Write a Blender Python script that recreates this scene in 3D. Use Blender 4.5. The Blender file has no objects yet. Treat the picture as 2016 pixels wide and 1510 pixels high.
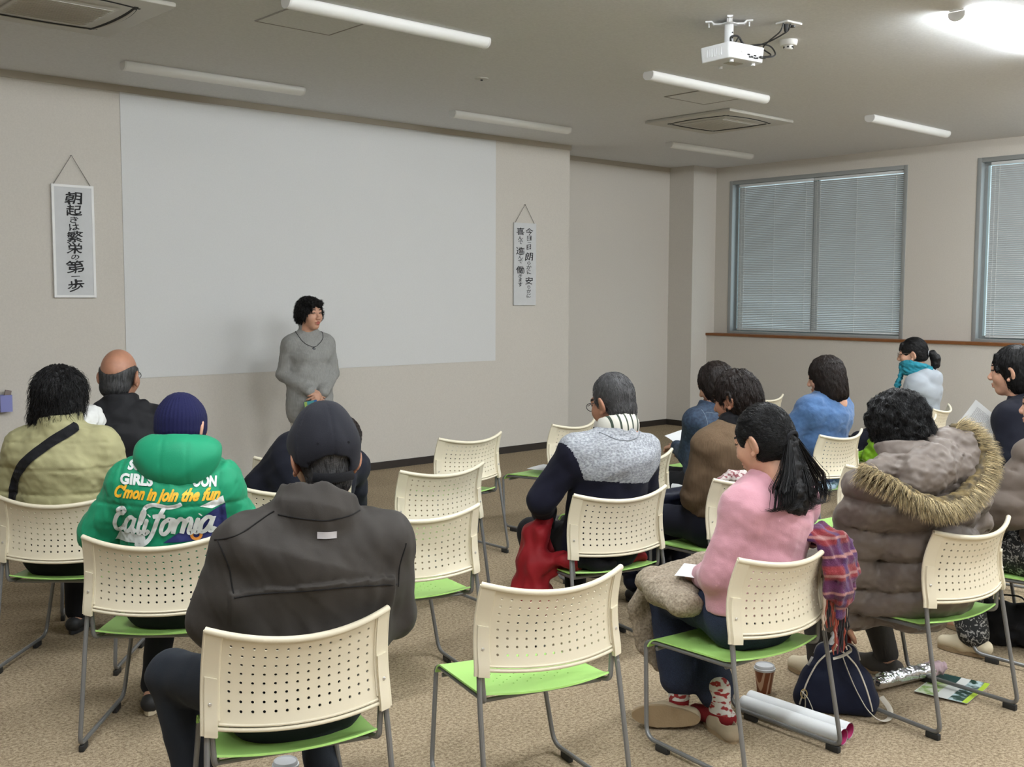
import bpy, bmesh, math, random
import numpy as np
from mathutils import Vector, Matrix, Euler
from mathutils.bvhtree import BVHTree

scene = bpy.context.scene
COL = scene.collection
R = math.radians
random.seed(7)

# ------------------------------------------------------------------ camera
CAM_H = 1.6192
cam_data = bpy.data.cameras.new('camera')
cam_data.sensor_fit = 'HORIZONTAL'
cam_data.sensor_width = 36.0
cam_data.lens = 2125.7 / 2016.0 * 36.0
cam_data.clip_start = 0.05
cam = bpy.data.objects.new('camera', cam_data)
COL.objects.link(cam)
_yaw, _pitch, _roll = 0.7316, 0.0811, 0.0032
cam.location = (0, 0, CAM_H)
cam.rotation_mode = 'QUATERNION'
_q = (Matrix.Rotation(-_yaw, 4, 'Z') @ Matrix.Rotation(math.pi / 2 - _pitch, 4, 'X') @ Matrix.Rotation(_roll, 4, 'Z'))
cam.rotation_quaternion = _q.to_quaternion()
scene.camera = cam

# ------------------------------------------------------------------ world, exposure
world = bpy.data.worlds.new('overcast_sky')
scene.world = world
world.use_nodes = True
_bg = world.node_tree.nodes['Background']
_bg.inputs['Color'].default_value = (0.80, 0.90, 1.0, 1)
_bg.inputs['Strength'].default_value = 0.75
vs = scene.view_settings
vs.view_transform = 'Standard'
vs.look = 'None'
vs.gamma = 1.0
vs.use_curve_mapping = False
vs.exposure = 0.82
LAMP_STRENGTH = 60.0
LAMP_COLOR = (0.915, 0.965, 1.0, 1.0)

# ------------------------------------------------------------------ materials
def srgb(r, g, b):
    def c(x):
        x /= 255.0
        return x / 12.92 if x <= 0.04045 else ((x + 0.055) / 1.055) ** 2.4
    return (c(r), c(g), c(b), 1.0)

_mats = {}
def mat(name, col, rough=0.6, metal=0.0, spec=0.5, bump=0.0, bscale=200.0, btype='noise', var=0.0, vscale=8.0,
        sheen=0.0, coat=0.0, trans=0.0, stretch=(1, 1, 1), island=0.0, emit=None, estr=0.0, sss=0.0, alpha=1.0):
    if name in _mats: return _mats[name]
    m = bpy.data.materials.new(name)
    m.use_nodes = True
    nt = m.node_tree; N = nt.nodes; L = nt.links
    b = N['Principled BSDF']
    b.inputs['Base Color'].default_value = col
    b.inputs['Roughness'].default_value = rough
    b.inputs['Metallic'].default_value = metal
    b.inputs['Specular IOR Level'].default_value = spec
    if sheen: b.inputs['Sheen Weight'].default_value = sheen
    if coat: b.inputs['Coat Weight'].default_value = coat
    if trans: b.inputs['Transmission Weight'].default_value = trans
    if alpha < 1: b.inputs['Alpha'].default_value = alpha
    if sss:
        b.inputs['Subsurface Weight'].default_value = sss
        b.inputs['Subsurface Scale'].default_value = 0.01
        b.inputs['Subsurface Radius'].default_value = (1.0, 0.4, 0.25)
    if emit:
        b.inputs['Emission Color'].default_value = emit
        b.inputs['Emission Strength'].default_value = estr
    tc = N.new('ShaderNodeTexCoord'); mp = N.new('ShaderNodeMapping')
    mp.inputs['Scale'].default_value = stretch
    L.new(tc.outputs['Object'], mp.inputs['Vector'])
    if var or island:
        mix = N.new('ShaderNodeMix'); mix.data_type = 'RGBA'; mix.blend_type = 'MULTIPLY'
        mix.inputs['Factor'].default_value = 1.0
        mix.inputs['A'].default_value = col
        rmp = N.new('ShaderNodeMapRange')
        if island:
            g = N.new('ShaderNodeNewGeometry'); L.new(g.outputs['Random Per Island'], rmp.inputs['Value'])
            rmp.inputs['To Min'].default_value = 1 - island; rmp.inputs['To Max'].default_value = 1 + island
        else:
            nz = N.new('ShaderNodeTexNoise'); nz.inputs['Scale'].default_value = vscale; nz.inputs['Detail'].default_value = 6
            L.new(mp.outputs['Vector'], nz.inputs['Vector']); L.new(nz.outputs['Fac'], rmp.inputs['Value'])
            rmp.inputs['From Min'].default_value = 0.3; rmp.inputs['From Max'].default_value = 0.7
            rmp.inputs['To Min'].default_value = 1 - var; rmp.inputs['To Max'].default_value = 1 + var
        cmb = N.new('ShaderNodeCombineColor')
        for k in ('Red', 'Green', 'Blue'): L.new(rmp.outputs['Result'], cmb.inputs[k])
        L.new(cmb.outputs['Color'], mix.inputs['B']); L.new(mix.outputs['Result'], b.inputs['Base Color'])
    if bump:
        bp = N.new('ShaderNodeBump'); bp.inputs['Strength'].default_value = bump; bp.inputs['Distance'].default_value = 0.004
        if btype == 'noise':
            t = N.new('ShaderNodeTexNoise'); t.inputs['Scale'].default_value = bscale; t.inputs['Detail'].default_value = 4; o = t.outputs['Fac']
        elif btype == 'wave':
            t = N.new('ShaderNodeTexWave'); t.inputs['Scale'].default_value = bscale; t.inputs['Distortion'].default_value = 1.0
            t.inputs['Detail'].default_value = 1; o = t.outputs['Fac']
        else:
            t = N.new('ShaderNodeTexVoronoi'); t.inputs['Scale'].default_value = bscale; o = t.outputs['Distance']
        L.new(mp.outputs['Vector'], t.inputs['Vector']); L.new(o, bp.inputs['Height']); L.new(bp.outputs['Normal'], b.inputs['Normal'])
    _mats[name] = m
    return m

def two_tone(name, c1, c2, scale, rough=0.8, bump=0.2, lo=0.45, hi=0.55, stretch=(1, 1, 1), tex='noise', detail=3, dist=0.0):
    """procedural pattern between two (or three) colours"""
    if name in _mats: return _mats[name]
    m = mat(name, c1, rough); nt = m.node_tree; N = nt.nodes; L = nt.links
    b = N['Principled BSDF']; mp = [n for n in N if n.type == 'MAPPING'][0]
    mp.inputs['Scale'].default_value = stretch
    if tex == 'noise':
        t = N.new('ShaderNodeTexNoise'); t.inputs['Scale'].default_value = scale; t.inputs['Detail'].default_value = detail
        t.inputs['Distortion'].default_value = dist; o = t.outputs['Fac']
    elif tex == 'wave':
        t = N.new('ShaderNodeTexWave'); t.inputs['Scale'].default_value = scale; t.inputs['Distortion'].default_value = dist; o = t.outputs['Fac']
    else:
        t = N.new('ShaderNodeTexVoronoi'); t.inputs['Scale'].default_value = scale; o = t.outputs['Distance']
    r = N.new('ShaderNodeValToRGB')
    r.color_ramp.elements[0].position = lo; r.color_ramp.elements[0].color = c1
    r.color_ramp.elements[1].position = hi; r.color_ramp.elements[1].color = c2
    L.new(mp.outputs['Vector'], t.inputs['Vector']); L.new(o, r.inputs['Fac']); L.new(r.outputs['Color'], b.inputs['Base Color'])
    if bump:
        bp = N.new('ShaderNodeBump'); bp.inputs['Strength'].default_value = bump; bp.inputs['Distance'].default_value = 0.004
        L.new(o, bp.inputs['Height']); L.new(bp.outputs['Normal'], b.inputs['Normal'])
    return m

# ------------------------------------------------------------------ object helpers
def link(name, me, parent=None, mats=(), smooth=True):
    for m in mats: me.materials.append(m)
    if smooth:
        me.polygons.foreach_set('use_smooth', [True] * len(me.polygons))
    o = bpy.data.objects.new(name, me)
    COL.objects.link(o)
    if parent is not None: o.parent = parent
    return o

def tag(o, label=None, cat=None, group=None, kind=None):
    if label: o['label'] = label
    if cat: o['category'] = cat
    if group: o['group'] = group
    if kind: o['kind'] = kind
    return o

def thing(name, label, cat, loc=(0, 0, 0), rotz=0.0, group=None):
    o = bpy.data.objects.new(name, None)
    o.empty_display_size = 0.1
    COL.objects.link(o)
    o.location = loc; o.rotation_euler = (0, 0, rotz)
    return tag(o, label, cat, group)

def copy_tree(src):
    c = src.copy(); COL.objects.link(c)
    for ch in src.children:
        d = ch.copy(); COL.objects.link(d); d.parent = c
        for g in ch.children:
            e = g.copy(); COL.objects.link(e); e.parent = d
    return c

class MB:
    """collects simple shapes into one mesh"""
    def __init__(s): s.v = []; s.f = []; s.m = []
    def add(s, vs, fs, mi=0):
        n = len(s.v); s.v.extend([tuple(v) for v in vs])
        for f in fs: s.f.append(tuple(i + n for i in f)); s.m.append(mi)
        return s
    def box(s, c, d, rot=None, mi=0, bev=0.0):
        x, y, z = d[0] / 2, d[1] / 2, d[2] / 2
        bm = bmesh.new()
        bmesh.ops.create_cube(bm, size=1.0)
        for v in bm.verts: v.co = Vector((v.co.x * d[0], v.co.y * d[1], v.co.z * d[2]))
        if bev: bmesh.ops.bevel(bm, geom=bm.edges[:], offset=bev, segments=2, affect='EDGES', profile=0.5)
        M = rot if rot is not None else Matrix.Identity(3)
        C = Vector(c)
        bm.verts.ensure_lookup_table(); bm.verts.index_update()
        s.add([M @ v.co + C for v in bm.verts], [[v.index for v in f.verts] for f in bm.faces], mi)
        bm.free(); return s
    def tube(s, pts, r, sides=10, mi=0, caps=True, flat=None):
        P = [Vector(p) for p in pts]; n = len(P)
        rs = r if isinstance(r, (list, tuple)) else [r] * n
        T = []
        for i in range(n):
            a = P[max(i - 1, 0)]; b = P[min(i + 1, n - 1)]
            t = (b - a); T.append(t.normalized() if t.length > 1e-9 else Vector((0, 0, 1)))
        u = T[0].orthogonal().normalized()
        if flat is not None:
            u = (Vector(flat[0]) - T[0] * T[0].dot(Vector(flat[0]))).normalized()
        vs = []; 
        for i in range(n):
            u = (u - T[i] * u.dot(T[i]))
            u = u.normalized() if u.length > 1e-9 else T[i].orthogonal().normalized()
            w = T[i].cross(u)
            k = flat[1] if flat is not None else 1.0
            for j in range(sides):
                a = 2 * math.pi * j / sides
                vs.append(P[i] + (u * math.cos(a) + w * math.sin(a) * k) * rs[i])
        fs = []
        for i in range(n - 1):
            for j in range(sides):
                a = i * sides + j; b = i * sides + (j + 1) % sides
                fs.append((a, b, b + sides, a + sides))
        if caps:
            fs.append(tuple(reversed(range(sides)))); fs.append(tuple((n - 1) * sides + j for j in range(sides)))
        return s.add(vs, fs, mi)
    def lathe(s, prof, c=(0, 0, 0), sides=28, mi=0, M=None):
        vs = []; fs = []
        M = M or Matrix.Identity(3)
        for (r, z) in prof:
            for j in range(sides):
                a = 2 * math.pi * j / sides
                vs.append(M @ Vector((r * math.cos(a), r * math.sin(a), z)) + Vector(c))
        for i in range(len(prof) - 1):
            for j in range(sides):
                a = i * sides + j; b = i * sides + (j + 1) % sides
                fs.append((a, b, b + sides, a + sides))
        return s.add(vs, fs, mi)
    def sheet(s, fn, nu, nv, th=0.0, mi=0):
        """surface fn(u,v)->point for u,v in 0..1, thickened downward by th along the normal"""
        g = [[Vector(fn(i / nu, j / nv)) for j in range(nv + 1)] for i in range(nu + 1)]
        def idx(i, j): return i * (nv + 1) + j
        top = [g[i][j] for i in range(nu + 1) for j in range(nv + 1)]
        fs = [(idx(i, j), idx(i + 1, j), idx(i + 1, j + 1), idx(i, j + 1)) for i in range(nu) for j in range(nv)]
        if th <= 0: return s.add(top, fs, mi)
        bot = []
        for i in range(nu + 1):
            for j in range(nv + 1):
                a = g[min(i + 1, nu)][j] - g[max(i - 1, 0)][j]; b = g[i][min(j + 1, nv)] - g[i][max(j - 1, 0)]
                bot.append(g[i][j] - a.cross(b).normalized() * th)
        n = len(top)
        fb = [tuple(reversed([k + n for k in f])) for f in fs]
        side = []
        for i in range(nu):
            side.append((idx(i, 0), idx(i, 0) + n, idx(i + 1, 0) + n, idx(i + 1, 0)))
            side.append((idx(i, nv), idx(i + 1, nv), idx(i + 1, nv) + n, idx(i, nv) + n))
        for j in range(nv):
            side.append((idx(0, j), idx(0, j + 1), idx(0, j + 1) + n, idx(0, j) + n))
            side.append((idx(nu, j), idx(nu, j) + n, idx(nu, j + 1) + n, idx(nu, j + 1)))
        return s.add(top + bot, fs + fb + side, mi)
    def build(s, name, mats, parent=None, smooth=True, angle=35):
        me = bpy.data.meshes.new(name)
        me.from_pydata(s.v, [], s.f); me.update()
        if max(s.m, default=0) > 0: me.polygons.foreach_set('material_index', s.m)
        if not isinstance(mats, (list, tuple)): mats = [mats]
        o = link(name, me, parent, mats, smooth)
        if smooth:
            me.set_sharp_from_angle(angle=R(angle))
        return o

def rot3(yaw=0, pitch=0, roll=0):
    """yaw about Z, pitch: nose up about X, roll about Y (degrees)"""
    return (Matrix.Rotation(R(yaw), 3, 'Z') @ Matrix.Rotation(R(pitch), 3, 'X') @ Matrix.Rotation(R(roll), 3, 'Y'))

def bend(pts, r, n=5):
    """round the inner corners of a polyline"""
    P = [Vector(p) for p in pts]; out = [P[0]]
    for i in range(1, len(P) - 1):
        a, b, c = P[i - 1], P[i], P[i + 1]
        d1 = (a - b).normalized(); d2 = (c - b).normalized()
        q = min(r, (a - b).length * 0.49, (c - b).length * 0.49)
        p1 = b + d1 * q; p2 = b + d2 * q
        for k in range(n + 1):
            t = k / n; out.append(p1 * (1 - t) ** 2 + b * 2 * t * (1 - t) + p2 * t * t)
    out.append(P[-1]); return out

# ------------------------------------------------------------------ smooth solids from blended volumes
class Solid:
    def __init__(s, vox=0.009, k=0.03):
        s.vox = vox; s.k = k; s.ops = []
    def cone(s, a, b, ra, rb, side=None, fa=1.0, fb=None, k=None, sub=False):
        """round cone a->b; side = direction of the wide axis, fa/fb = depth ratio across it"""
        s.ops.append(('c', np.array(a, float), np.array(b, float), ra, rb, side, fa, fa if fb is None else fb, k, sub)); return s
    def chain(s, pts, rs, **kw):
        for i in range(len(pts) - 1): s.cone(pts[i], pts[i + 1], rs[i], rs[i + 1], **kw)
        return s
    def ell(s, c, r, M=None, k=None, sub=False):
        s.ops.append(('e', np.array(c, float), np.array(r, float), np.array(M, float) if M is not None else np.eye(3), k, sub)); return s
    def mesh(s, fold=None, pad=0.03):
        lo = np.full(3, 1e9); hi = -lo
        for o in s.ops:
            if o[0] == 'c':
                if o[9]: continue
                m = max(o[3], o[4])
                lo = np.minimum(lo, np.minimum(o[1], o[2]) - m); hi = np.maximum(hi, np.maximum(o[1], o[2]) + m)
            else:
                if o[5]: continue
                m = o[2].max(); lo = np.minimum(lo, o[1] - m); hi = np.maximum(hi, o[1] + m)
        lo -= pad; hi += pad
        n = np.ceil((hi - lo) / s.vox).astype(int) + 1
        ax = [lo[i] + np.arange(n[i]) * s.vox for i in range(3)]
        D = np.full(n, 0.5, np.float32)
        for o in s.ops:
            if o[0] == 'c': blo = np.minimum(o[1], o[2]) - max(o[3], o[4]); bhi = np.maximum(o[1], o[2]) + max(o[3], o[4])
            else: blo = o[1] - o[2].max(); bhi = o[1] + o[2].max()
            k = (o[8] if o[0] == 'c' else o[4]) or s.k
            sub = o[-1]
            mg = k + 0.03
            i0 = np.clip(np.floor((blo - mg - lo) / s.vox).astype(int), 0, n); i1 = np.clip(np.ceil((bhi + mg - lo) / s.vox).astype(int) + 1, 0, n)
            if (i1 <= i0).any(): continue
            X, Y, Z = np.meshgrid(ax[0][i0[0]:i1[0]], ax[1][i0[1]:i1[1]], ax[2][i0[2]:i1[2]], indexing='ij')
            if o[0] == 'c':
                a, b, ra, rb, side, fa, fb = o[1:8]
                w = b - a; Ln = np.linalg.norm(w) + 1e-9; w = w / Ln
                px, py, pz = X - a[0], Y - a[1], Z - a[2]
                pw = px * w[0] + py * w[1] + pz * w[2]
                t = np.clip(pw / Ln, 0, 1)
                r = ra + (rb - ra) * t
                e = pw - t * Ln
                if side is None:
                    d = np.sqrt(np.maximum(px * px + py * py + pz * pz - pw * pw, 0) + e * e) - r
                else:
                    u = np.array(side, float); u = u - w * (u @ w); u /= np.linalg.norm(u); v = np.cross(w, u)
                    f = fa + (fb - fa) * t
                    pu = px * u[0] + py * u[1] + pz * u[2]; pv = px * v[0] + py * v[1] + pz * v[2]
                    rv = r * f
                    q = np.sqrt((pu / r) ** 2 + (pv / rv) ** 2 + (e / rv) ** 2)
                    q2 = np.sqrt((pu / r ** 2) ** 2 + (pv / rv ** 2) ** 2 + (e / rv ** 2) ** 2) + 1e-9
                    d = q * (q - 1) / q2
            else:
                c, r, M = o[1:4]
                px, py, pz = X - c[0], Y - c[1], Z - c[2]
                L0 = [(px * M[0, i] + py * M[1, i] + pz * M[2, i]) for i in range(3)]
                q = np.sqrt(sum((L0[i] / r[i]) ** 2 for i in range(3)))
                q2 = np.sqrt(sum((L0[i] / r[i] ** 2) ** 2 for i in range(3))) + 1e-9
                d = q * (q - 1) / q2
            d = d.astype(np.float32)
            sl = tuple(slice(i0[i], i1[i]) for i in range(3))
            A = D[sl]
            if sub:
                d = -d; h = np.maximum(k - np.abs(A - d), 0) / k; D[sl] = np.maximum(A, d) + h * h * k * 0.25
            else:
                h = np.maximum(k - np.abs(A - d), 0) / k; D[sl] = np.minimum(A, d) - h * h * k * 0.25
        if fold is not None:
            I = np.argwhere(np.abs(D) < 0.06)
            P = lo + I * s.vox
            D[I[:, 0], I[:, 1], I[:, 2]] -= fold(P).astype(np.float32)
        s.D, s.lo = D, lo
        return surface_nets(D, lo, s.vox)
    def sample(s, P):
        q = (P - s.lo) / s.vox
        q = np.clip(q, 0, np.array(s.D.shape) - 1.001); i = q.astype(int); f = q - i
        out = 0
        for a in (0, 1):
            for b in (0, 1):
                for c in (0, 1):
                    w = (f[:, 0] if a else 1 - f[:, 0]) * (f[:, 1] if b else 1 - f[:, 1]) * (f[:, 2] if c else 1 - f[:, 2])
                    out = out + w * s.D[i[:, 0] + a, i[:, 1] + b, i[:, 2] + c]
        return out
    def grad(s, P, e=0.006):
        g = np.stack([s.sample(P + np.eye(3)[i] * e) - s.sample(P - np.eye(3)[i] * e) for i in range(3)], 1)
        return g / (np.linalg.norm(g, axis=1, keepdims=True) + 1e-9)

def surface_nets(D, lo, vox):
    ins = D < 0
    nx, ny, nz = D.shape
    cnt = np.zeros((nx - 1, ny - 1, nz - 1), np.int8)
    for a in (0, 1):
        for b in (0, 1):
            for c in (0, 1):
                cnt += ins[a:nx - 1 + a, b:ny - 1 + b, c:nz - 1 + c]
    act = np.argwhere((cnt > 0) & (cnt < 8))
    idx = np.full(cnt.shape, -1, np.int32)
    idx[act[:, 0], act[:, 1], act[:, 2]] = np.arange(len(act))
    acc = np.zeros((len(act), 3)); num = np.zeros(len(act))
    corners = [(a, b, c) for a in (0, 1) for b in (0, 1) for c in (0, 1)]
    for p in corners:
        for axis in range(3):
            if p[axis]: continue
            q = list(p); q[axis] = 1
            va = D[act[:, 0] + p[0], act[:, 1] + p[1], act[:, 2] + p[2]]; vb = D[act[:, 0] + q[0], act[:, 1] + q[1], act[:, 2] + q[2]]
            m = (va < 0) != (vb < 0)
            t = np.where(m, va / np.where(m, va - vb, 1), 0)
            pt = np.tile(np.array(p, float), (len(act), 1)); pt[:, axis] += t
            acc[m] += pt[m]; num[m] += 1
    V = lo + (act + acc / num[:, None]) * vox
    F = []
    for axis in range(3):
        o1, o2 = [(1, 2), (2, 0), (0, 1)][axis]
        sl0 = [slice(None)] * 3; sl1 = [slice(None)] * 3
        sl0[axis] = slice(0, -1); sl1[axis] = slice(1, None)
        A = ins[tuple(sl0)]; B = ins[tuple(sl1)]
        for want, flip in ((A & ~B, False), (~A & B, True)):
            e = np.argwhere(want)
            e = e[(e[:, o1] > 0) & (e[:, o2] > 0) & (e[:, o1] < D.shape[o1] - 1) & (e[:, o2] < D.shape[o2] - 1)]
            if not len(e): continue
            def at(d1, d2):
                q = e.copy(); q[:, o1] += d1; q[:, o2] += d2
                return idx[q[:, 0], q[:, 1], q[:, 2]]
            quad = np.stack([at(-1, -1), at(0, -1), at(0, 0), at(-1, 0)], 1)
            F.append(quad[:, ::-1] if flip else quad)
    F = np.concatenate(F)
    return V, F

def np_mesh(name, V, F, mats, parent=None, matfn=None, smooth=True):
    me = bpy.data.meshes.new(name)
    me.vertices.add(len(V)); me.vertices.foreach_set('co', np.asarray(V, np.float32).ravel())
    F = np.asarray(F, np.int32); k = F.shape[1]
    me.loops.add(F.size); me.loops.foreach_set('vertex_index', F.ravel())
    me.polygons.add(len(F)); me.polygons.foreach_set('loop_start', np.arange(0, F.size, k, dtype=np.int32))
    me.polygons.foreach_set('loop_total', np.full(len(F), k, np.int32))
    if not isinstance(mats, (list, tuple)): mats = [mats]
    if matfn is not None:
        C = np.asarray(V)[F].mean(1)
        me.polygons.foreach_set('material_index', np.asarray(matfn(C), np.int32))
    me.update(calc_edges=True); me.validate()
    return link(name, me, parent, mats, smooth)

def join_meshes(parts):
    """parts: list of (V,F) quads -> one V,F"""
    Vs = []; Fs = []; n = 0
    for V, F in parts:
        Vs.append(np.asarray(V)); Fs.append(np.asarray(F) + n); n += len(V)
    return np.concatenate(Vs), np.concatenate(Fs)

def waves(seed, lam, amp, n=7, stretch=(1, 1, 1)):
    """soft cloth folds: a sum of warped plane waves"""
    rg = np.random.RandomState(seed)
    if lam >= .06: amp = amp * .6; lam = lam * 1.2
    K = []
    for i in range(n):
        d = rg.normal(size=3) * np.array(stretch); d /= np.linalg.norm(d)
        K.append((d * 2 * np.pi / (lam * rg.uniform(0.6, 1.6)), rg.uniform(0, 6.28), rg.normal(size=3) * 2 * np.pi / (lam * 2.5), rg.uniform(0, 6.28)))
    def f(P):
        o = 0
        for k, p, k2, p2 in K: o = o + np.sin(P @ k + p + 1.6 * np.sin(P @ k2 + p2))
        return amp * o / math.sqrt(n)
    return f

def strand_tubes(paths, rad, taper=True):
    """paths (n,m,3) -> thin three-sided tubes, vectorised"""
    P = np.asarray(paths); n, m, _ = P.shape
    T = np.gradient(P, axis=1); T /= np.linalg.norm(T, axis=2, keepdims=True) + 1e-9
    ref = np.where(np.abs(T[..., 2:3]) < 0.9, np.array([0, 0, 1.0]), np.array([1.0, 0, 0]))
    U = np.cross(T, ref); U /= np.linalg.norm(U, axis=2, keepdims=True) + 1e-9
    W = np.cross(T, U)
    s = np.linspace(0, 1, m); r = rad * ((1 - 0.85 * s ** 3) if taper else np.ones(m))
    V = []
    for j in range(3):
        a = 2 * np.pi * j / 3
        V.append(P + (U * math.cos(a) + W * math.sin(a)) * r[None, :, None])
    V = np.stack(V, 2).reshape(-1, 3)
    base = (np.arange(n)[:, None] * m + np.arange(m - 1)[None, :]).ravel() * 3
    F = np.concatenate([np.stack([base + j, base + (j + 1) % 3, base + 3 + (j + 1) % 3, base + 3 + j], 1) for j in range(3)])
    return V, F
# ================================================================== the room
H = 3.21
YF, XC, YR, XCOL, YCOL, XW, LEDGE, ZS = 8.248, 8.221, 8.822, 10.552, 8.445, 11.0, 0.144, 1.146
XLOW = XW - LEDGE
XL, YB = -3.4, -5.2           # the unseen left and rear walls close the room

def wall_mat(name, col, var=0.035):
    return mat(name, col, rough=0.85, spec=0.2, bump=0.12, bscale=260, var=var, vscale=90)
M_wall = wall_mat('wallpaper_beige', (0.595, 0.562, 0.508, 1))
M_white = wall_mat('wallpaper_white', (0.665, 0.67, 0.665, 1), 0.02)
M_ceil = mat('ceiling_board', (0.69, 0.695, 0.70, 1), rough=0.9, spec=0.15, bump=0.15, bscale=120, var=0.05, vscale=60)
M_base = mat('baseboard_vinyl', srgb(44, 37, 32), rough=0.55)
M_sill = mat('sill_wood', srgb(126, 78, 38), rough=0.45, var=0.18, vscale=14, stretch=(6, 0.6, 6))
M_alu = mat('aluminium_frame', (0.36, 0.38, 0.38, 1), rough=0.45, metal=0.35)

def carpet():
    m = mat('carpet_tile', (0.2, 0.15, 0.1, 1), rough=1.0, spec=0.0)
    nt = m.node_tree; N = nt.nodes; L = nt.links; b = N['Principled BSDF']
    tc = [n for n in N if n.type == 'TEX_COORD'][0]
    n1 = N.new('ShaderNodeTexNoise'); n1.inputs['Scale'].default_value = 190; n1.inputs['Detail'].default_value = 3
    n2 = N.new('ShaderNodeTexNoise'); n2.inputs['Scale'].default_value = 1.3; n2.inputs['Detail'].default_value = 4
    n3 = N.new('ShaderNodeTexNoise'); n3.inputs['Scale'].default_value = 75; n3.inputs['Detail'].default_value = 4
    ck = N.new('ShaderNodeTexBrick'); ck.inputs['Scale'].default_value = 1.0
    ck.inputs['Brick Width'].default_value = 0.5; ck.inputs['Row Height'].default_value = 0.5; ck.offset = 0.0
    ck.inputs['Mortar Size'].default_value = 0.002
    ck.inputs['Color1'].default_value = (1, 1, 1, 1); ck.inputs['Color2'].default_value = (0.90, 0.90, 0.90, 1); ck.inputs['Mortar'].default_value = (0.8, 0.8, 0.8, 1)
    for n in (n1, n2, n3, ck): L.new(tc.outputs['Object'], n.inputs['Vector'])
    r = N.new('ShaderNodeValToRGB'); e = r.color_ramp.elements
    e[0].position = 0.36; e[0].color = (0.180, 0.133, 0.084, 1); e[1].position = 0.66; e[1].color = (0.52, 0.42, 0.29, 1)
    add = N.new('ShaderNodeMath'); add.operation = 'MULTIPLY_ADD'; add.inputs[1].default_value = 0.55
    L.new(n3.outputs['Fac'], add.inputs[0]); 
    s = N.new('ShaderNodeMath'); s.operation = 'MULTIPLY'; s.inputs[1].default_value = 0.45; L.new(n1.outputs['Fac'], s.inputs[0])
    L.new(s.outputs[0], add.inputs[2]); L.new(add.outputs[0], r.inputs['Fac'])
    mx = N.new('ShaderNodeMix'); mx.data_type = 'RGBA'; mx.blend_type = 'MULTIPLY'; mx.inputs['Factor'].default_value = 0.8
    L.new(r.outputs['Color'], mx.inputs['A']); L.new(ck.outputs['Color'], mx.inputs['B']); L.new(mx.outputs['Result'], b.inputs['Base Color'])
    bp = N.new('ShaderNodeBump'); bp.inputs['Strength'].default_value = 0.5; bp.inputs['Distance'].default_value = 0.005
    L.new(n1.outputs['Fac'], bp.inputs['Height']); L.new(bp.outputs['Normal'], b.inputs['Normal'])
    return m
M_carpet = carpet()

def struct(name, mb, m, smooth=False):
    o = mb.build(name, m, None, smooth); o['kind'] = 'structure'; return o
def slab(name, x0, x1, y0, y1, z0, z1, m):
    return struct(name, MB().box(((x0 + x1) / 2, (y0 + y1) / 2, (z0 + z1) / 2), (x1 - x0, y1 - y0, z1 - z0)), m)

slab('floor', XL - .2, XW + .3, YB - .2, YR + .3, -0.12, 0.0, M_carpet)
slab('ceiling', XL - .2, XW + .3, YB - .2, YR + .3, H, H + 0.12, M_ceil)
slab('wall_front', XL - .2, XC, YF, YR + .3, 0.0, H, M_wall)
slab('wall_recess', XC, XW + .3, YR, YR + .3, 0.0, H, M_wall)
slab('wall_column', XCOL, XW + .3, YCOL, YR, 0.0, H, M_wall)
slab('wall_left', XL - .2, XL, YB, YF, 0.0, H, M_wall)
slab('wall_back', XL - .2, XW + .3, YB - .2, YB, 0.0, H, M_wall)
# the window wall: three openings
WZ0, WZ1 = 1.150, 3.034
WINS = [(5.90, 8.237), (2.80, 5.142), (-0.30, 2.04)]
mb = MB()
mb.box(((XLOW + XW + .3) / 2, (YB + YCOL) / 2, ZS / 2), (XW + .3 - XLOW, YCOL - YB, ZS))
mb.box((XW + .15, (YB + YCOL) / 2, (WZ1 + H) / 2), (.3, YCOL - YB, H - WZ1))
edges = [YB] + [e for w in sorted(WINS) for e in w] + [YCOL]
for a, b in zip(edges[::2], edges[1::2]):
    mb.box((XW + .15, (a + b) / 2, (ZS + WZ1) / 2), (.3, b - a, WZ1 - ZS))
struct('wall_right', mb, M_wall)
slab('trim_1', XLOW - .022, XW + .02, YB, YCOL, ZS - 0.012, ZS + 0.018, M_sill)
BH = 0.07
slab('baseboard_front', XL, XC + .008, YF - .008, YF, 0, BH, M_base)
slab('baseboard_jog', XC, XC + .008, YF, YR, 0, BH, M_base)
slab('baseboard_recess', XC + .008, XCOL, YR - .008, YR, 0, BH, M_base)
slab('baseboard_column', XCOL - .008, XCOL, YCOL - .008, YR, 0, BH, M_base)
slab('baseboard_right', XLOW - .008, XLOW, YB, YCOL, 0, BH, M_base)
# thin darker strip painted as the shadow band where walls meet the ceiling
M_shade = mat('painted_shade', (0.45, 0.41, 0.345, 1), rough=0.8)
slab('shade_strip_front', XL, XC + .012, YF - .012, YF, H - .05, H, M_shade)
slab('shade_strip_recess', XC + .012, XCOL, YR - .012, YR, H - .05, H, M_shade)

# windows: aluminium frame, two sliding panes, closed blinds
M_glass = bpy.data.materials.new('window_glass'); M_glass.use_nodes = True
_n = M_glass.node_tree; _n.nodes.clear()
_o = _n.nodes.new('ShaderNodeOutputMaterial'); _m = _n.nodes.new('ShaderNodeMixShader'); _t = _n.nodes.new('ShaderNodeBsdfTransparent'); _g = _n.nodes.new('ShaderNodeBsdfGlossy')
_t.inputs['Color'].default_value = (0.86, 0.93, 0.92, 1); _g.inputs['Roughness'].default_value = 0.03; _m.inputs['Fac'].default_value = 0.06
_n.links.new(_t.outputs[0], _m.inputs[1]); _n.links.new(_g.outputs[0], _m.inputs[2]); _n.links.new(_m.outputs[0], _o.inputs[0])
M_blind = mat('blind_slat', (0.47, 0.47, 0.46, 1), rough=0.45, spec=0.4)
M_cord = mat('white_cord', (0.75, 0.75, 0.72, 1), rough=0.7)
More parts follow.
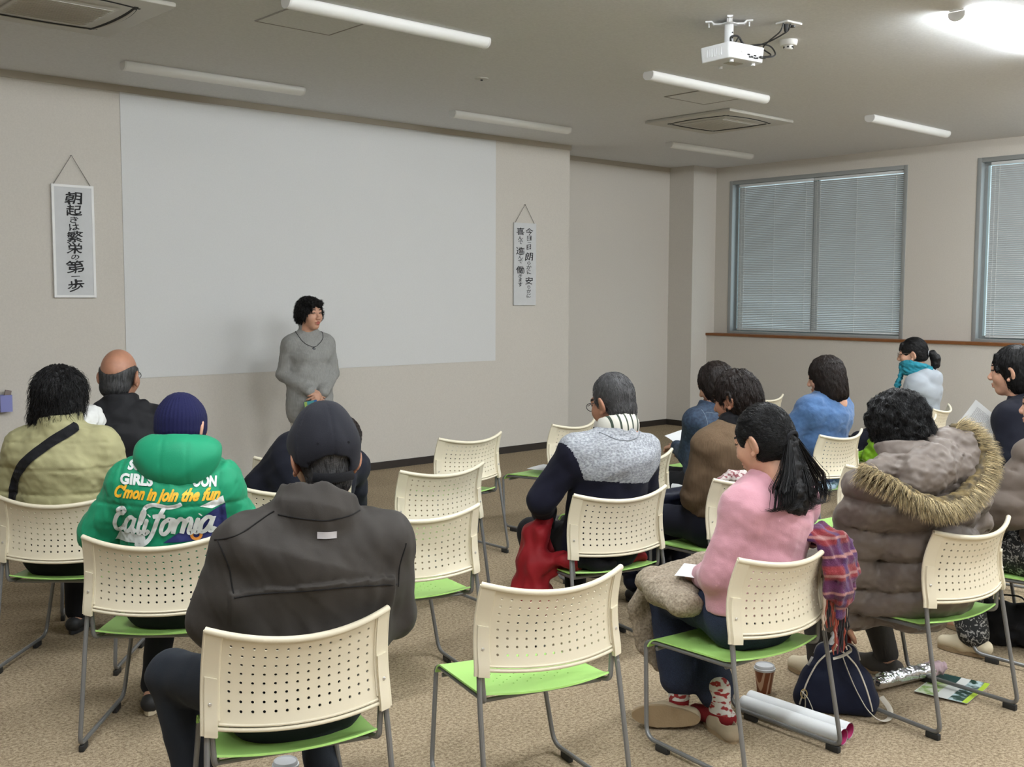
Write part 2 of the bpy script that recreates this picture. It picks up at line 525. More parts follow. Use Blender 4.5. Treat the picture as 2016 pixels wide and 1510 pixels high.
M_rail = mat('blind_rail', (0.72, 0.74, 0.74, 1), rough=0.4)

def window(n, y0, y1):
    w = MB()
    fx, fd, t = XW - 0.006, 0.11, 0.045
    ym, zm = (y0 + y1) / 2, (WZ0 + WZ1) / 2
    w.box((fx + fd / 2, y0 + t / 2, zm), (fd, t, WZ1 - WZ0), bev=.003)
    w.box((fx + fd / 2, y1 - t / 2, zm), (fd, t, WZ1 - WZ0), bev=.003)
    w.box((fx + fd / 2, ym, WZ1 - t / 2), (fd, y1 - y0 - 2 * t, t), bev=.003)
    w.box((fx + fd / 2, ym, WZ0 + t / 2), (fd, y1 - y0 - 2 * t, t), bev=.003)
    root = w.build('window_%d' % n, M_alu); root['kind'] = 'structure'
    for k, (a, b, dx) in enumerate(((y0 + t, ym + .03, .075), (ym - .03, y1 - t, .10))):
        s = MB(); q = .028
        for yy in (a + q / 2, b - q / 2): s.box((XW + dx, yy, zm), (.028, q, WZ1 - WZ0 - 2 * t))
        for zz in (WZ0 + t + q / 2, WZ1 - t - q / 2): s.box((XW + dx, (a + b) / 2, zz), (.028, b - a - 2 * q, q))
        s.build('sash', M_alu, root)
        MB().box((XW + dx, (a + b) / 2, zm), (.005, b - a - 2 * q, WZ1 - WZ0 - 2 * t - 2 * q)).build('pane', M_glass, root, smooth=False)
    return root
def blind(y0, y1, label):
    root = thing('venetian_blind', label, 'window blind', (XW + .035, (y0 + y1) / 2, WZ1 - .075), 0, 'venetian blinds in the windows')
    L_ = y1 - y0; ht = (WZ1 - WZ0) - .075 - .065
    MB().box((0, 0, .012), (.03, L_, .028), bev=.003).build('head_rail', M_rail, root)
    MB().box((0, 0, -ht), (.024, L_, .014), bev=.003).build('bottom_rail', M_rail, root)
    s = MB(); n = int(ht / .0212)
    for i in range(n):
        z = -.012 - (i + .5) * (ht - .02) / n
        a = R(58 - 14 * (i / n) ** 2)
        cs, sn = math.cos(a) * .0125, math.sin(a) * .0125
        m = .0016
        vs = []
        for yy in (-L_ / 2, L_ / 2):
            vs += [(-cs, yy, z - sn), (m * sn / .0125, yy, z + m), (cs, yy, z + sn)]
        s.add(vs, [(0, 1, 4, 3), (1, 2, 5, 4)])
    s.build('slats', M_blind, root)
    for yy in (-L_ / 2 + .09, 0.0, L_ / 2 - .09):
        MB().tube([(-.014, yy, 0), (-.014, yy, -ht)], .0016, 6).build('ladder_cord', M_cord, root)
    MB().tube([(-.02, L_ / 2 - .05, 0), (-.022, L_ / 2 - .052, -ht * .9), (-.024, L_ / 2 - .06, -ht - .03)], .0013, 6).build('pull_cord', M_cord, root)
    return root
for n, (a, b) in enumerate(WINS): window(n + 1, a, b)
ym = (WINS[0][0] + WINS[0][1]) / 2
blind(ym + .004, WINS[0][1] - .125, 'closed grey venetian blind in the far left half of the wide window')
blind(WINS[0][0] + .05, ym - .004, 'closed grey venetian blind in the near right half of the wide window')
ym = (WINS[1][0] + WINS[1][1]) / 2
blind(ym + .004, WINS[1][1] - .130, 'closed grey venetian blind in the window cut off by the right photo edge')

# wall inlay painted for projecting onto
scr = MB().box(((3.37 + 7.175) / 2, YF - .0030, (0.965 + 3.16) / 2), (7.175 - 3.37, .003, 3.16 - .965)).build('projection_panel', M_white, None, smooth=False)
tag(scr, 'large plain white projection area on the beige front wall', 'screen')

# ------------------------------------------------------------------ ceiling fixtures
M_diff = mat('lamp_diffuser_off', (0.80, 0.80, 0.78, 1), rough=0.35, spec=0.4)
M_diff_on = mat('lamp_diffuser_on', (0.9, 0.9, 0.9, 1), rough=0.4, emit=LAMP_COLOR, estr=LAMP_STRENGTH)
M_end = mat('lamp_end_cap', (0.72, 0.71, 0.69, 1), rough=0.5)
def fixture(x, y, lit, label):
    r = thing('ceiling_light', label, 'ceiling light', (x, y, H), 0, 'long tube lights on the ceiling')
    w, L_ = .0475, 1.41
    MB().box((0, 0, -.004), (L_, .085, .008)).build('base', M_end, r)
    prof = []
    for i in range(11):
        a = math.pi * i / 10
        prof.append((-w * math.cos(a), -.022 - .038 * math.sin(a)))
    prof = [(-w, -.008)] + prof + [(w, -.008)]
    d = MB(); n = len(prof)
    x0, x1 = -L_ / 2 + .012, L_ / 2 - .012
    d.add([(x0, p[0], p[1]) for p in prof] + [(x1, p[0], p[1]) for p in prof],
          [(i, i + 1, n + i + 1, n + i) for i in range(n - 1)] + [tuple(range(n))[::-1], tuple(n + i for i in range(n))])
    d.build('diffuser', M_diff_on if lit else M_diff, r)
    for sx in (-1, 1):
        e = MB(); xa, xb = sx * L_ / 2, sx * (L_ / 2 - .012)
        e.add([(xa, p[0] * 1.02, p[1] * 1.02) for p in prof] + [(xb, p[0] * 1.02, p[1] * 1.02) for p in prof],
              [(i, i + 1, n + i + 1, n + i) for i in range(n - 1)] + [tuple(range(n)), tuple(n + i for i in range(n))])
        e.build('end_cap', M_end, r)
XS = (3.755, 6.645, 9.475)
off = {(0, 7.40): 'unlit white tube light above the left part of the projection area', (1, 7.40): 'unlit white tube light above the right end of the projection area',
       (2, 7.35): 'unlit faint tube light near the corner column, farthest from us', (0, 5.22): 'unlit white tube light nearest the top edge, left of the projector',
       (1, 5.18): 'unlit white tube light just below the projector', (2, 5.08): 'unlit white tube light near the windows, right of the air conditioner'}
for (i, y), lb in off.items(): fixture(XS[i], y, False, lb)
fixture(XS[1], 2.93, True, 'glowing white tube light at the top right corner')
for x, y in ((XS[2], 2.93), (XS[0], 2.93), (XS[0], .72), (XS[1], .72), (XS[2], .72), (XS[0], -1.5), (XS[1], -1.5), (XS[2], -1.5), (.9, 2.93), (.9, .72), (.9, -1.5)):  # leftmost lamp of the farthest lit row: unseen, added to brighten the wall
    fixture(x, y, True, 'glowing white tube light on the ceiling out of view')

M_plastic = mat('white_plastic', (0.66, 0.65, 0.62, 1), rough=0.45)
M_plastic_dim = mat('ivory_panel', (0.50, 0.48, 0.43, 1), rough=0.5)
M_dark = mat('dark_slot', (0.03, 0.03, 0.03, 1), rough=0.8)
M_grey = mat('grey_plastic', (0.30, 0.28, 0.26, 1), rough=0.6)
def aircon(x, y, label):
    r = thing('air_conditioner', label, 'air conditioner', (x, y, H), 0, 'ceiling air conditioners')
    MB().box((0, 0, -.014), (.95, .95, .028), bev=.010).build('panel', M_plastic_dim, r)
    g = MB(); g.box((0, 0, -.032), (.50, .50, .014), bev=.006)
    for k in range(-9, 10): g.box((0, k * .024, -.0405), (.46, .004, .004))
    g.build('grille', M_plastic_dim, r)
    for a in range(4):
        M = rot3(a * 90)
        s = MB()
        pts = [M @ Vector((t, -.345 + .030 * (t / .30) ** 2 * 1.0, -.0285)) for t in np.linspace(-.34, .34, 17)]
        s.tube(pts, [.012 + .014 * math.sin(math.pi * i / 16) for i in range(17)], 8, flat=((0, 0, 1), 1.0))
        s.v = [(v[0], v[1], -.0283 + (v[2] + .0285) * .15) for v in s.v]
        s.build('air_slot', M_dark, r)
        f = MB(); pts = [M @ Vector((t, -.347 + .030 * (t / .30) ** 2, -.034)) for t in np.linspace(-.29, .29, 13)]
        f.tube(pts, [.006 + .007 * math.sin(math.pi * i / 12) for i in range(13)], 8)
        f.v = [(v[0], v[1], -.034 + (v[2] + .034) * .25) for v in f.v]
        f.build('louvre', M_plastic_dim, r)
aircon(8.045, 6.16, 'square ceiling air conditioner right of the projector')
aircon(2.195, 6.20, 'square ceiling air conditioner cut off at the top left corner')
def hatch(x, y, w, d, label):
    r = thing('access_hatch', label, 'ceiling hatch', (x, y, H), 0, 'ceiling access hatches')
    MB().box((0, 0, -.002), (w - .012, d - .012, .004)).build('lid', M_ceil, r, smooth=False)
    f = MB()
    for sx in (-1, 1): f.box((sx * w / 2, 0, -.003), (.008, d + .008, .006)); f.box((0, sx * d / 2, -.003), (w - .008, .008, .006))
    f.build('hatch_frame', M_grey, r, smooth=False)
hatch(7.02, 5.50, .50, .45, 'flat square ceiling hatch between the projector and air conditioner')
hatch(3.43, 5.56, .50, .45, 'flat square ceiling hatch beside the tube light left of the projector')
sd = thing('smoke_detector', 'round white smoke detector on the ceiling beside the projector cables', 'smoke detector', (5.87, 3.97, H))
MB().lathe([(0, 0), (.055, 0), (.055, -.012), (.050, -.030), (.046, -.034), (0, -.034)]).build('detector_base', M_plastic, sd)
MB().lathe([(0, -.034), (.030, -.034), (.028, -.052), (.020, -.058), (0, -.058)]).build('sensor_cage', M_plastic, sd)
ss = MB()
for k in range(6): ss.box((.0285 * math.cos(k * 1.047 + .5), .0285 * math.sin(k * 1.047 + .5), -.044), (.008, .012, .010), rot3(k * 60 + 28))
ss.build('sensor_slot', M_dark, sd)
sp = thing('ceiling_sensor', 'small flush round disc on the ceiling left of the projector', 'ceiling sensor', (5.23, 6.17, H))
MB().lathe([(0, 0), (.052, 0), (.050, -.006), (.03, -.010), (0, -.010)]).build('disc', M_plastic_dim, sp)
MB().lathe([(0, -.010), (.010, -.010), (.008, -.018), (0, -.018)], sides=12).build('sensor_tip', M_dark, sp)

# ------------------------------------------------------------------ projector on its ceiling mount
def projector():
    M_pj = mat('projector_white', (0.74, 0.75, 0.76, 1), rough=0.3, spec=0.5)
    M_bk = mat('black_rubber', (0.015, 0.015, 0.015, 1), rough=0.5)
    px, py = 5.21, 3.93
    r = thing('projector', 'white projector hanging from a ceiling mount with looped black cables', 'projector', (px, py, H), R(-6))
    f = MB(); f.box((0, 0, -.020), (.10, .10, .005), bev=.002)
    for a in (45, 135, 225, 315):
        d = Vector((math.cos(R(a)), math.sin(R(a)), 0))
        f.tube([d * .045 + Vector((0, 0, -.019)), d * .085 + Vector((0, 0, -.019)), d * .10 + Vector((0, 0, -.004)), d * .135 + Vector((0, 0, -.004))], .0085, 6, flat=((0, 0, 1), 2.2))
        f.tube([d * .115 + Vector((0, 0, 0)), d * .115 + Vector((0, 0, -.035))], .004, 8)
    f.build('mount_plate', M_pj, r)
    MB().lathe([(.026, -.02), (.026, -.150), (.024, -.152)], sides=24).build('pole', M_pj, r)
    for k in range(3): MB().tube([(-.0, -.026, -.07 - k * .03), (-.0, -.030, -.07 - k * .03)], .004, 8).build('bolt', M_dark, r)
    z0 = -.195
    b = bmesh.new(); bmesh.ops.create_cube(b, size=1)
    for v in b.verts:
        v.co = Vector((v.co.x * .30, v.co.y * .25, v.co.z * .088))
        if v.co.z < 0: v.co.x *= .95; v.co.y *= .95
    bmesh.ops.bevel(b, geom=[e for e in b.edges if abs((e.verts[0].co - e.verts[1].co).z) > .05], offset=.028, segments=5, affect='EDGES', profile=.5)
    bmesh.ops.bevel(b, geom=b.edges[:], offset=.006, segments=2, affect='EDGES', profile=.5)
    b.verts.index_update(); mbb = MB(); mbb.add([v.co + Vector((.03, 0, z0)) for v in b.verts], [[v.index for v in q.verts] for q in b.faces]); b.free()
    body = mbb.build('body', M_pj, r, angle=40)
    MB().box((.03, 0, -.148), (.20, .16, .014), bev=.004).build('top_cover', M_pj, r)
    MB().lathe([(.001, .0), (.034, 0), (.034, .02), (.026, .02), (.024, .006)], (-.045, .122, z0 + .005), M=rot3(0, -90)).build('lens', M_bk, r)
    yb = -.1235
    pt = MB(); rg = random.Random(3)
    for (x, z, w, h) in ((.035, -.012, .018, .008), (.045, -.024, .012, .008), (.062, -.022, .018, .010), (.083, -.012, .007, .008), (.083, -.026, .007, .008), (.095, -.012, .007, .008), (.095, -.026, .007, .008), (.108, -.024, .010, .008)):
        pt.box((x, yb, z0 + z), (w, .004, h))
    pt.build('ports', M_dark, r)
    MB().lathe([(0, 0), (.021, 0), (.021, .003), (0, .003)], (-.012, yb + .002, z0 + .012), M=rot3(0, 90), sides=24).build('speaker_grille', M_plastic, r)
    for (x, y) in ((-.06, -.08), (.12, -.08), (.03, .09)):
        MB().lathe([(0, 0), (.012, 0), (.012, -.016), (0, -.016)], (x, y, z0 - .043), sides=16).build('foot', M_pj, r)
    vv = MB()
    for k in range(7): vv.box((-.117, -.05 + k * .018, z0 + .002), (.004, .010, .045))
    vv.build('vent', M_pj, r)
    MB().box((.03, -.01, z0 - .0445), (.10, .06, .004)).build('label_plate', M_plastic_dim, r)
    # cables
    def cable(p, rr=.0045): MB().tube(bend(p, .06, 8), rr, 8).build('cable', M_bk, r)
    cable([(.125, yb - .004, z0 - .018), (.20, yb - .03, z0 - .012), (.27, yb, z0 + .02), (.27, yb + .04, z0 + .075), (.20, yb + .05, z0 + .078), (.10, -.03, z0 + .058), (.03, .0, z0 + .062)])
    cable([(.14, yb - .004, z0 - .014), (.22, yb - .02, z0 + .0), (.225, -.05, z0 + .06), (.21, -.11, -.11), (.24, -.18, -.06), (.25, -.19, -.012)])
    cable([(.10, -.03, z0 + .056), (.17, -.06, z0 + .064), (.24, -.12, -.10), (.295, -.19, -.05), (.30, -.20, -.012)])
    cable([(-.03, -.05, z0 + .05), (-.045, -.05, z0 + .09), (.01, -.055, z0 + .105), (.05, -.05, z0 + .085), (.07, -.04, z0 + .05)], .006)
    cable([(-.01, -.055, z0 + .05), (.02, -.06, z0 + .10), (.06, -.05, z0 + .07), (.13, -.03, z0 + .055)], .005)
    MB().box((.145, yb - .006, z0 - .016), (.045, .014, .013), bev=.003).build('plug', M_bk, r)
    pl = thing('ceiling_socket', 'small white ceiling socket plate with two black plugs, right of the projector mount', 'socket', (5.50, 3.72, H), R(-6))
    MB().box((0, 0, -.006), (.13, .09, .012), bev=.003).build('plate', M_plastic, pl)
    MB().lathe([(0, -.012), (.016, -.012), (.011, -.050), (.006, -.060), (0, -.060)], (-.025, 0, 0), sides=14).build('plug', M_bk, pl)
    MB().lathe([(0, -.012), (.018, -.012), (.016, -.022), (0, -.024)], (.03, 0, 0), sides=14).build('plug', M_bk, pl)
projector()

# ------------------------------------------------------------------ calligraphy boards, wall pocket
M_ink = mat('brush_ink', (0.02, 0.02, 0.022, 1), rough=0.8)
M_paper = mat('calligraphy_paper', (0.60, 0.61, 0.62, 1), rough=0.85, var=.02, vscale=20)
M_frame_w = mat('white_board_edge', (0.80, 0.80, 0.79, 1), rough=0.5)
M_string = mat('grey_string', (0.25, 0.235, 0.21, 1), rough=0.9)
def text_mesh(txt, size=1.0, bold=0.0, shear=0.0, spacing=1.0, ext=0.0):
    c = bpy.data.curves.new('txt', 'FONT'); c.body = txt; c.size = size; c.offset = bold; c.shear = shear
    c.align_x = 'CENTER'; c.align_y = 'CENTER'; c.space_character = spacing; c.extrude = ext; c.resolution_u = 3
    o = bpy.data.objects.new('txt', c); COL.objects.link(o)
    dg = bpy.context.evaluated_depsgraph_get(); dg.update()
    me = bpy.data.meshes.new_from_object(o.evaluated_get(dg))
    bpy.data.objects.remove(o); bpy.data.curves.remove(c)
    V = np.array([v.co[:] for v in me.vertices]).reshape(-1, 3); F = [tuple(p.vertices) for p in me.polygons]
    bpy.data.meshes.remove(me)
    return V, F
def glyphs(mb, txt, cx, cz, size, bold, seed, y, sx=1.0, slant=0.0):
    V, F = text_mesh(txt, size, 0.0)
    if not len(V): return
    c = (V.max(0) + V.min(0)) / 2; V = V - c
    rg = np.random.RandomState(seed)
    ph = rg.uniform(0, 6.28, 4); s = size
    x = V[:, 0] + .035 * s * np.sin(V[:, 1] / s * 7 + ph[0]) + .02 * s * np.sin(V[:, 0] / s * 13 + ph[1])
    z = V[:, 1] + .035 * s * np.sin(V[:, 0] / s * 6 + ph[2]) + .10 * V[:, 0]
    x = x * sx + slant * z
    for i, (dx, dz) in enumerate(((0, 0), (1, .3), (-1, -.3), (.3, 1), (-.3, -1))):   # brush strokes: the line swells
        mb.add([(cx + a + dx * bold, y - .00012 * i, cz + b + dz * bold * .7) for a, b in zip(x, z)], F)
def scroll(name_label, c0, w, h, top, cols, framed):
    """c0: bottom-left corner x,z of the board on the front wall"""
    x0, z0 = c0
    r = thing('calligraphy_board', name_label, 'wall hanging', (x0, YF - .012, z0), 0, 'calligraphy boards on the front wall')
    b = MB(); b.box((w / 2, 0, h / 2), (w, .014, h)); b.build('board', M_frame_w if framed else M_paper, r, smooth=False)
    if framed:
        MB().box((w / 2, -.008, h / 2), (w - .036, .003, h - .036)).build('paper', M_paper, r, smooth=False)
        f = MB(); t = .018
        for xx in (t / 2, w - t / 2): f.box((xx, -.009, h / 2), (t, .006, h))
        for zz in (t / 2, h - t / 2): f.box((w / 2, -.009, zz), (w - 2 * t, .006, t))
        f.build('border', M_frame_w, r, smooth=False)
    s = MB(); s.tube([(.02, 0, h), (w / 2, -.004, top - z0), (w - .02, 0, h)], .0032, 6); s.build('hanging_cord', M_string, r)
    MB().tube([(w / 2, .012, top - z0), (w / 2, -.012, top - z0 - .002)], .003, 8).build('nail', M_grey, r)
    k = MB()
    for col in cols:
        for (ch, cx, cz, sz, bo, sx) in col: glyphs(k, ch, cx, cz, sz, bo * sz, hash((cx, cz)) % 1000, -.0112 if framed else -.0085, sx)
    k.build('brush_writing', M_ink, r, smooth=False)
def column(txt, x, ztop, zbot, sizes, bold, sx=1.0):
    tot = sum(sizes); z = ztop; out = []
    for ch, s in zip(txt, sizes):
        st = s / tot * (ztop - zbot); out.append((ch, x, z - st / 2, min(st, 9) * 1.02 if s > .8 else st * 1.05, bold, sx)); z -= st
    return out
cA = column('朝起きは繁栄の第一歩', .158, .785, .045, [1.15, 1.0, .62, .70, 1.05, 1.0, .55, 1.15, .55, 1.1], .022, 1.42)
scroll('tall white framed calligraphy board with one column of bold writing, left of the projection area', (2.834, 1.595), .310, .835, 2.648, [cA], True)
cB = column('今日一日 朗らかに 安らかに', .205, .795, .075, [1.1, .8, .5, .8, .35, 1.25, .6, .7, .7, .35, 1.15, .6, .65, .7], .016, 1.45)
cC = column('喜んで 進んで 働きます', .085, .795, .19, [1.15, .7, .65, .3, 1.2, .65, .65, .3, 1.15, .6, .6, .7], .016, 1.45)
scroll('narrow white calligraphy board with two columns of writing, right of the projection area', (7.412, 1.521), .306, .842, 2.551, [cB, cC], False)
wp = thing('wall_pocket', 'small lavender pocket on the front wall at the left photo edge', 'wall pocket', (2.455, YF, .775))
M_lav = mat('lavender_plastic', srgb(128, 132, 190), rough=.5)
q = MB(); q.box((0, -.045, .005), (.08, .07, .010)); q.box((0, -.078, .06), (.08, .006, .12)); q.box((0, -.008, .06), (.08, .008, .12))
for sx in (-1, 1): q.box((sx * .038, -.043, .06), (.005, .07, .12))
q.build('pocket', M_lav, wp)
q = MB(); q.box((.012, -.045, .09), (.045, .018, .13), rot3(0, 0, 12), bev=.004)
o = q.build('remote_control', mat('grey_remote', srgb(120, 105, 98), rough=.5), None); o.location = (2.455, YF, .775)
tag(o, 'grey handset standing in the lavender wall pocket', 'remote control')
# ================================================================== chairs
M_cream = mat('cream_plastic', (0.72, 0.655, 0.505, 1), rough=0.42, spec=0.45)
M_lime = mat('lime_plastic', (0.40, 0.70, 0.19, 1), rough=0.42, spec=0.45)
M_tube = mat('grey_steel', (0.20, 0.20, 0.20, 1), rough=0.38, metal=0.35, spec=0.6)
M_pad = mat('black_pad', (0.02, 0.02, 0.02, 1), rough=0.6)
M_screw = mat('screw_metal', (0.6, 0.58, 0.54, 1), rough=0.35, metal=0.6)

def perforated(S, nu, nv, u0, u1, v0, v1, hr, th, ub=(), vb=(), rag=None):
    """sheet S(u,v) with nu x nv round holes inside [u0,u1]x[v0,v1]; hr = hole radius as a share of the cell"""
    us = list(ub) if ub else []; vs_ = list(vb) if vb else []
    UL = [a for a in us if a < u0 - 1e-6] + [u0 + (u1 - u0) * i / nu for i in range(nu + 1)] + [a for a in us if a > u1 + 1e-6]
    VL = [a for a in vs_ if a < v0 - 1e-6] + [v0 + (v1 - v0) * i / nv for i in range(nv + 1)] + [a for a in vs_ if a > v1 + 1e-6]
    verts = []; key = {}
    def vid(u, v):
        k = (round(u, 5), round(v, 5))
        if k not in key: key[k] = len(verts); verts.append((u, v))
        return key[k]
    faces = []
    for i in range(len(UL) - 1):
        for j in range(len(VL) - 1):
            a, b, c, d = UL[i], UL[i + 1], VL[j], VL[j + 1]
            hole = a >= u0 - 1e-6 and b <= u1 + 1e-6 and c >= v0 - 1e-6 and d <= v1 + 1e-6
            if hole and rag: hole = rag(i - len([x for x in us if x < u0 - 1e-6]), j - len([x for x in vs_ if x < v0 - 1e-6]))
            # every cell border carries its mid-points so that neighbours always match
            m = [(a, c), ((a + b) / 2, c), (b, c), (b, (c + d) / 2), (b, d), ((a + b) / 2, d), (a, d), (a, (c + d) / 2)]
            o = [vid(*p) for p in m]
            cu, cv = (a + b) / 2, (c + d) / 2
            if hole:
                k = []
                pc = Vector(S(cu, cv)); eu = (Vector(S(b, cv)) - Vector(S(a, cv))).length / (b - a); ev = (Vector(S(cu, d)) - Vector(S(cu, c))).length / (d - c)
                for q in range(8):
                    ang = math.radians(225 + 45 * q)
                    k.append(vid(cu + hr / eu * math.cos(ang) , cv + hr / ev * math.sin(ang)))
                for q in range(8): faces.append((o[q], o[(q + 1) % 8], k[(q + 1) % 8], k[q]))
            else:
                cc = vid(cu, cv)
                for q in range(0, 8, 2): faces.append((o[q], o[q + 1], cc, o[(q - 1) % 8]))
    n = len(verts); top = []; bot = []
    for (u, v) in verts:
        p = Vector(S(u, v)); e = .01
        nn = (Vector(S(u + e, v)) - Vector(S(u - e, v))).cross(Vector(S(u, v + e)) - Vector(S(u, v - e))).normalized()
        top.append(p + nn * th / 2); bot.append(p - nn * th / 2)
    F = list(faces) + [tuple(reversed([i + n for i in f])) for f in faces]
    cnt = {}
    for f in faces:
        for a, b in zip(f, f[1:] + f[:1]): cnt[(a, b)] = cnt.get((a, b), 0) + 1
    for (a, b) in list(cnt):
        if (b, a) not in cnt: F.append((a, a + n, b + n, b))
    return top + bot, F

def make_chair():
    root = thing('stacking_chair', '', 'chair')
    # ---- backrest, seen from behind: curved panel between two side flanges
    WT, WB, ZB, ZT = .245, .255, .500, .757
    def yc(t): return -.212 - .020 * t + .026 * math.sin(math.pi * min(max(t, 0), 1))
    def S(u, v, dy=0.0):
        x = u * (WB + (WT - WB) * v)
        return (x, yc(v) - .064 * (1 - u * u) + dy, ZB + (ZT - ZB) * v + .006 * (v - .5) * 2 - (.012 + .022 * v) * (1 - u * u))
    bk = MB()
    V, F = perforated(lambda u, v: S(u, v, .006), 14, 8, -.80, .80, .145, .93, .0042, .0045, ub=(-.90, .90), vb=(.06, 1.0))
    bk.add(V, F)
    # side flanges
    for s in (-1, 1):
        for (v0, v1, dy, th, ua, ub) in ((-.055, 1.0, -.004, .010, .855, 1.0), (-.055, .52, -.012, .012, .865, .985)):
            nn = 8; g = []
            for i in range(nn + 1):
                v = v0 + (v1 - v0) * i / nn
                a = Vector(S(s * ua, v, dy)); b = Vector(S(s * ub, v, dy)); a.y = min(a.y, b.y + .004)
                g.append((a, b, b + Vector((0, th, 0)), a + Vector((0, th, 0))))
            vs = [p for q in g for p in q]
            fs = []
            for i in range(nn):
                for k in range(4):
                    f = (i * 4 + k, i * 4 + (k + 1) % 4, i * 4 + 4 + (k + 1) % 4, i * 4 + 4 + k)
                    fs.append(f if s > 0 else f[::-1])
            fs += [(0, 3, 2, 1), tuple(nn * 4 + k for k in range(4))]
            bk.add(vs, fs)
        # rounded rim of the recess
        bk.tube([S(s * .845, v, .002) for v in np.linspace(.10, .97, 12)], .0038, 6)
        bk.tube([S(s * 1.0, v, .001) for v in np.linspace(-.055, 1.0, 12)], .0052, 8)
    # bottom band and top lip
    bk.tube([S(u, .065, .001) for u in np.linspace(-.845, .845, 25)], .0040, 6)
    bk.tube([S(u, .018, .004) for u in np.linspace(-.87, .87, 25)], .0062, 8)
    bk.tube([S(u, 1.0, .003) for u in np.linspace(-1.0, 1.0, 29)], .0095, 10)
    back = bk.build('backrest', M_cream, root, angle=50)
    for s in (-1, 1):
        p = Vector(S(s * .93, .26, -.0125))
        MB().lathe([(0, 0), (.0055, 0), (.004, .0025), (0, .003)], p, 12, M=rot3(0, 90)).build('screw', M_screw, back)
    # ---- seat
    def T(u, v):
        y = -.205 + .43 * v
        x = u * (.222 - .012 * v)
        z = .404 - .020 * v - .012 * (1 - u * u) * math.sin(math.pi * min(max(v, 0), 1)) ** .8
        if v < .12: z += .010 * (1 - v / .12) ** 2 * (0.2 + u * u); y -= (1 - u * u) * .028 * (1 - v / .12)
        if v > .86: q = (v - .86) / .14; z -= .034 * q * q; y -= .012 * q * q
        return (x, y, z)
    V, F = perforated(T, 11, 9, -.62, .62, .20, .72, .0032, .006, ub=(-1, -.97, -.86, -.74, .74, .86, .97, 1), vb=(0, .05, .12, .79, .86, .91, .96, 1.0), rag=lambda i, j: (i + j) % 2 == 0)
    MB().add(V, F).build('seat', M_lime, root, angle=50)
    # ---- two sled loops of steel rod
    for s in (-1, 1):
        pts = [(s * .238, -.199, .63), (s * .241, -.205, .50), (s * .247, -.222, .40), (s * .255, -.294, .028),
               (s * .236, .185, .028), (s * .198, .232, .355), (s * .200, .205, .371), (s * .212, -.17, .386), (s * .224, -.205, .392), (s * .232, -.200, .50)]
        rr = [0, .02, .05, .035, .045, .03, .03, .05, .03]
        P = [Vector(p) for p in pts]; out = [P[0]]
        for i in range(1, len(P) - 1):
            seg = bend([P[i - 1], P[i], P[i + 1]], rr[i], 5); out += seg[1:-1]
        out.append(P[-1])
        leg = MB().tube(out, .0082, 10).build('sled_leg', M_tube, root)
        for (y, ln, xx) in ((-.262, .055, .253), (.10, .06, .240)):
            MB().box((s * xx, y, .012), (.019, ln, .024), bev=.004).build('foot_pad', M_pad, leg)
    MB().tube([(-.20, .175, .350), (.20, .175, .350)], .0075, 8).build('crossbar', M_tube, root)
    MB().tube([(-.214, -.16, .378), (.214, -.16, .378)], .0075, 8).build('crossbar', M_tube, root)
    return root

CH = {  # x, y, turn (degrees)
 'A': (1.525, 2.682, -17.2), 'B': (2.335, 2.561, -15.2), 'C': (3.123, 2.294, -4.1), 'D': (4.015, 2.06, -7.1), 'E': (3.559, 3.409, -13.1),
 'F': (2.654, 3.639, -15.8), 'G': (3.344, 4.443, -6.2), 'H': (4.211, 5.295, -1.0), 'I': (5.169, 5.39, 8.7), 'J': (1.721, 3.851, -37.7),
 'O': (4.454, 4.116, -2.1), 'P': (4.307, 3.296, -5.2), 'Q': (6.086, 3.888, -.2), 'R': (5.176, 3.101, -9.5), 'N': (5.133, 4.053, 0),
 'S': (8.054, 4.234, 13.3), 'W': (7.817, 5.656, 0), 'X': (6.099, 4.912, -3), 'K': (1.738, 4.843, -41.1), 'V': (4.953, 1.955, 0),
 'L': (2.581, 4.454, -20), 'M': (3.071, 5.246, -20), 'Y': (2.2, 5.55, -25), 'U': (5.75, 2.5, 5), 'T': (7.3, 4.0, 0)}
CL = {
 'A': 'cream chair in the foreground under the person in the black cap', 'B': 'nearest empty cream chair with lime seat, front and centre',
 'C': 'cream chair under the person in the pink sweater, scarf over its corner', 'D': 'cream chair under the person in the fur-hooded brown coat',
 'E': 'cream chair under the person in the grey and navy sweater', 'F': 'empty cream chair with lime seat just behind the nearest empty chair',
 'G': 'empty cream chair, middle of the three empty chairs in a line', 'H': 'empty cream chair nearest the front wall in the middle aisle',
 'I': 'cream chair ahead of the grey and navy sweater, paper sheet on its seat', 'J': 'cream chair under the person in the green jacket',
 'O': 'cream chair between the grey and navy sweater and the denim jacket', 'P': 'cream chair under the person in the brown ribbed sweater',
 'Q': 'cream chair under the person in the blue sweater', 'R': 'empty cream chair with lime seat left of the fur-hooded coat',
 'N': 'cream chair under the person in the denim jacket', 'S': 'cream chair under the person with the teal scarf',
 'W': 'empty cream chair by the window wall, only its top corner in view', 'X': 'cream chair corner showing behind the paper held in denim sleeves',
 'K': 'cream chair at the left edge under the person in the olive jacket', 'V': 'cream chair at the right edge, steel legs by the black bag',
 'L': 'cream chair under the bowing person in navy, behind the green jacket', 'M': 'cream chair corner showing beyond the bowing person in navy',
 'Y': 'cream chair under the person in the black hooded jacket', 'U': 'cream chair under the person in navy at the right edge',
 'T': 'cream chair with a lime coat on its seat, right of the blue sweater'}
proto = make_chair(); first = True
CHAIR = {}
for k, (x, y, a) in CH.items():
    o = proto if first else copy_tree(proto); first = False
    o.location = (x, y, 0); o.rotation_euler = (0, 0, R(a))
    tag(o, CL[k], 'chair', 'cream and lime stacking chairs'); CHAIR[k] = o
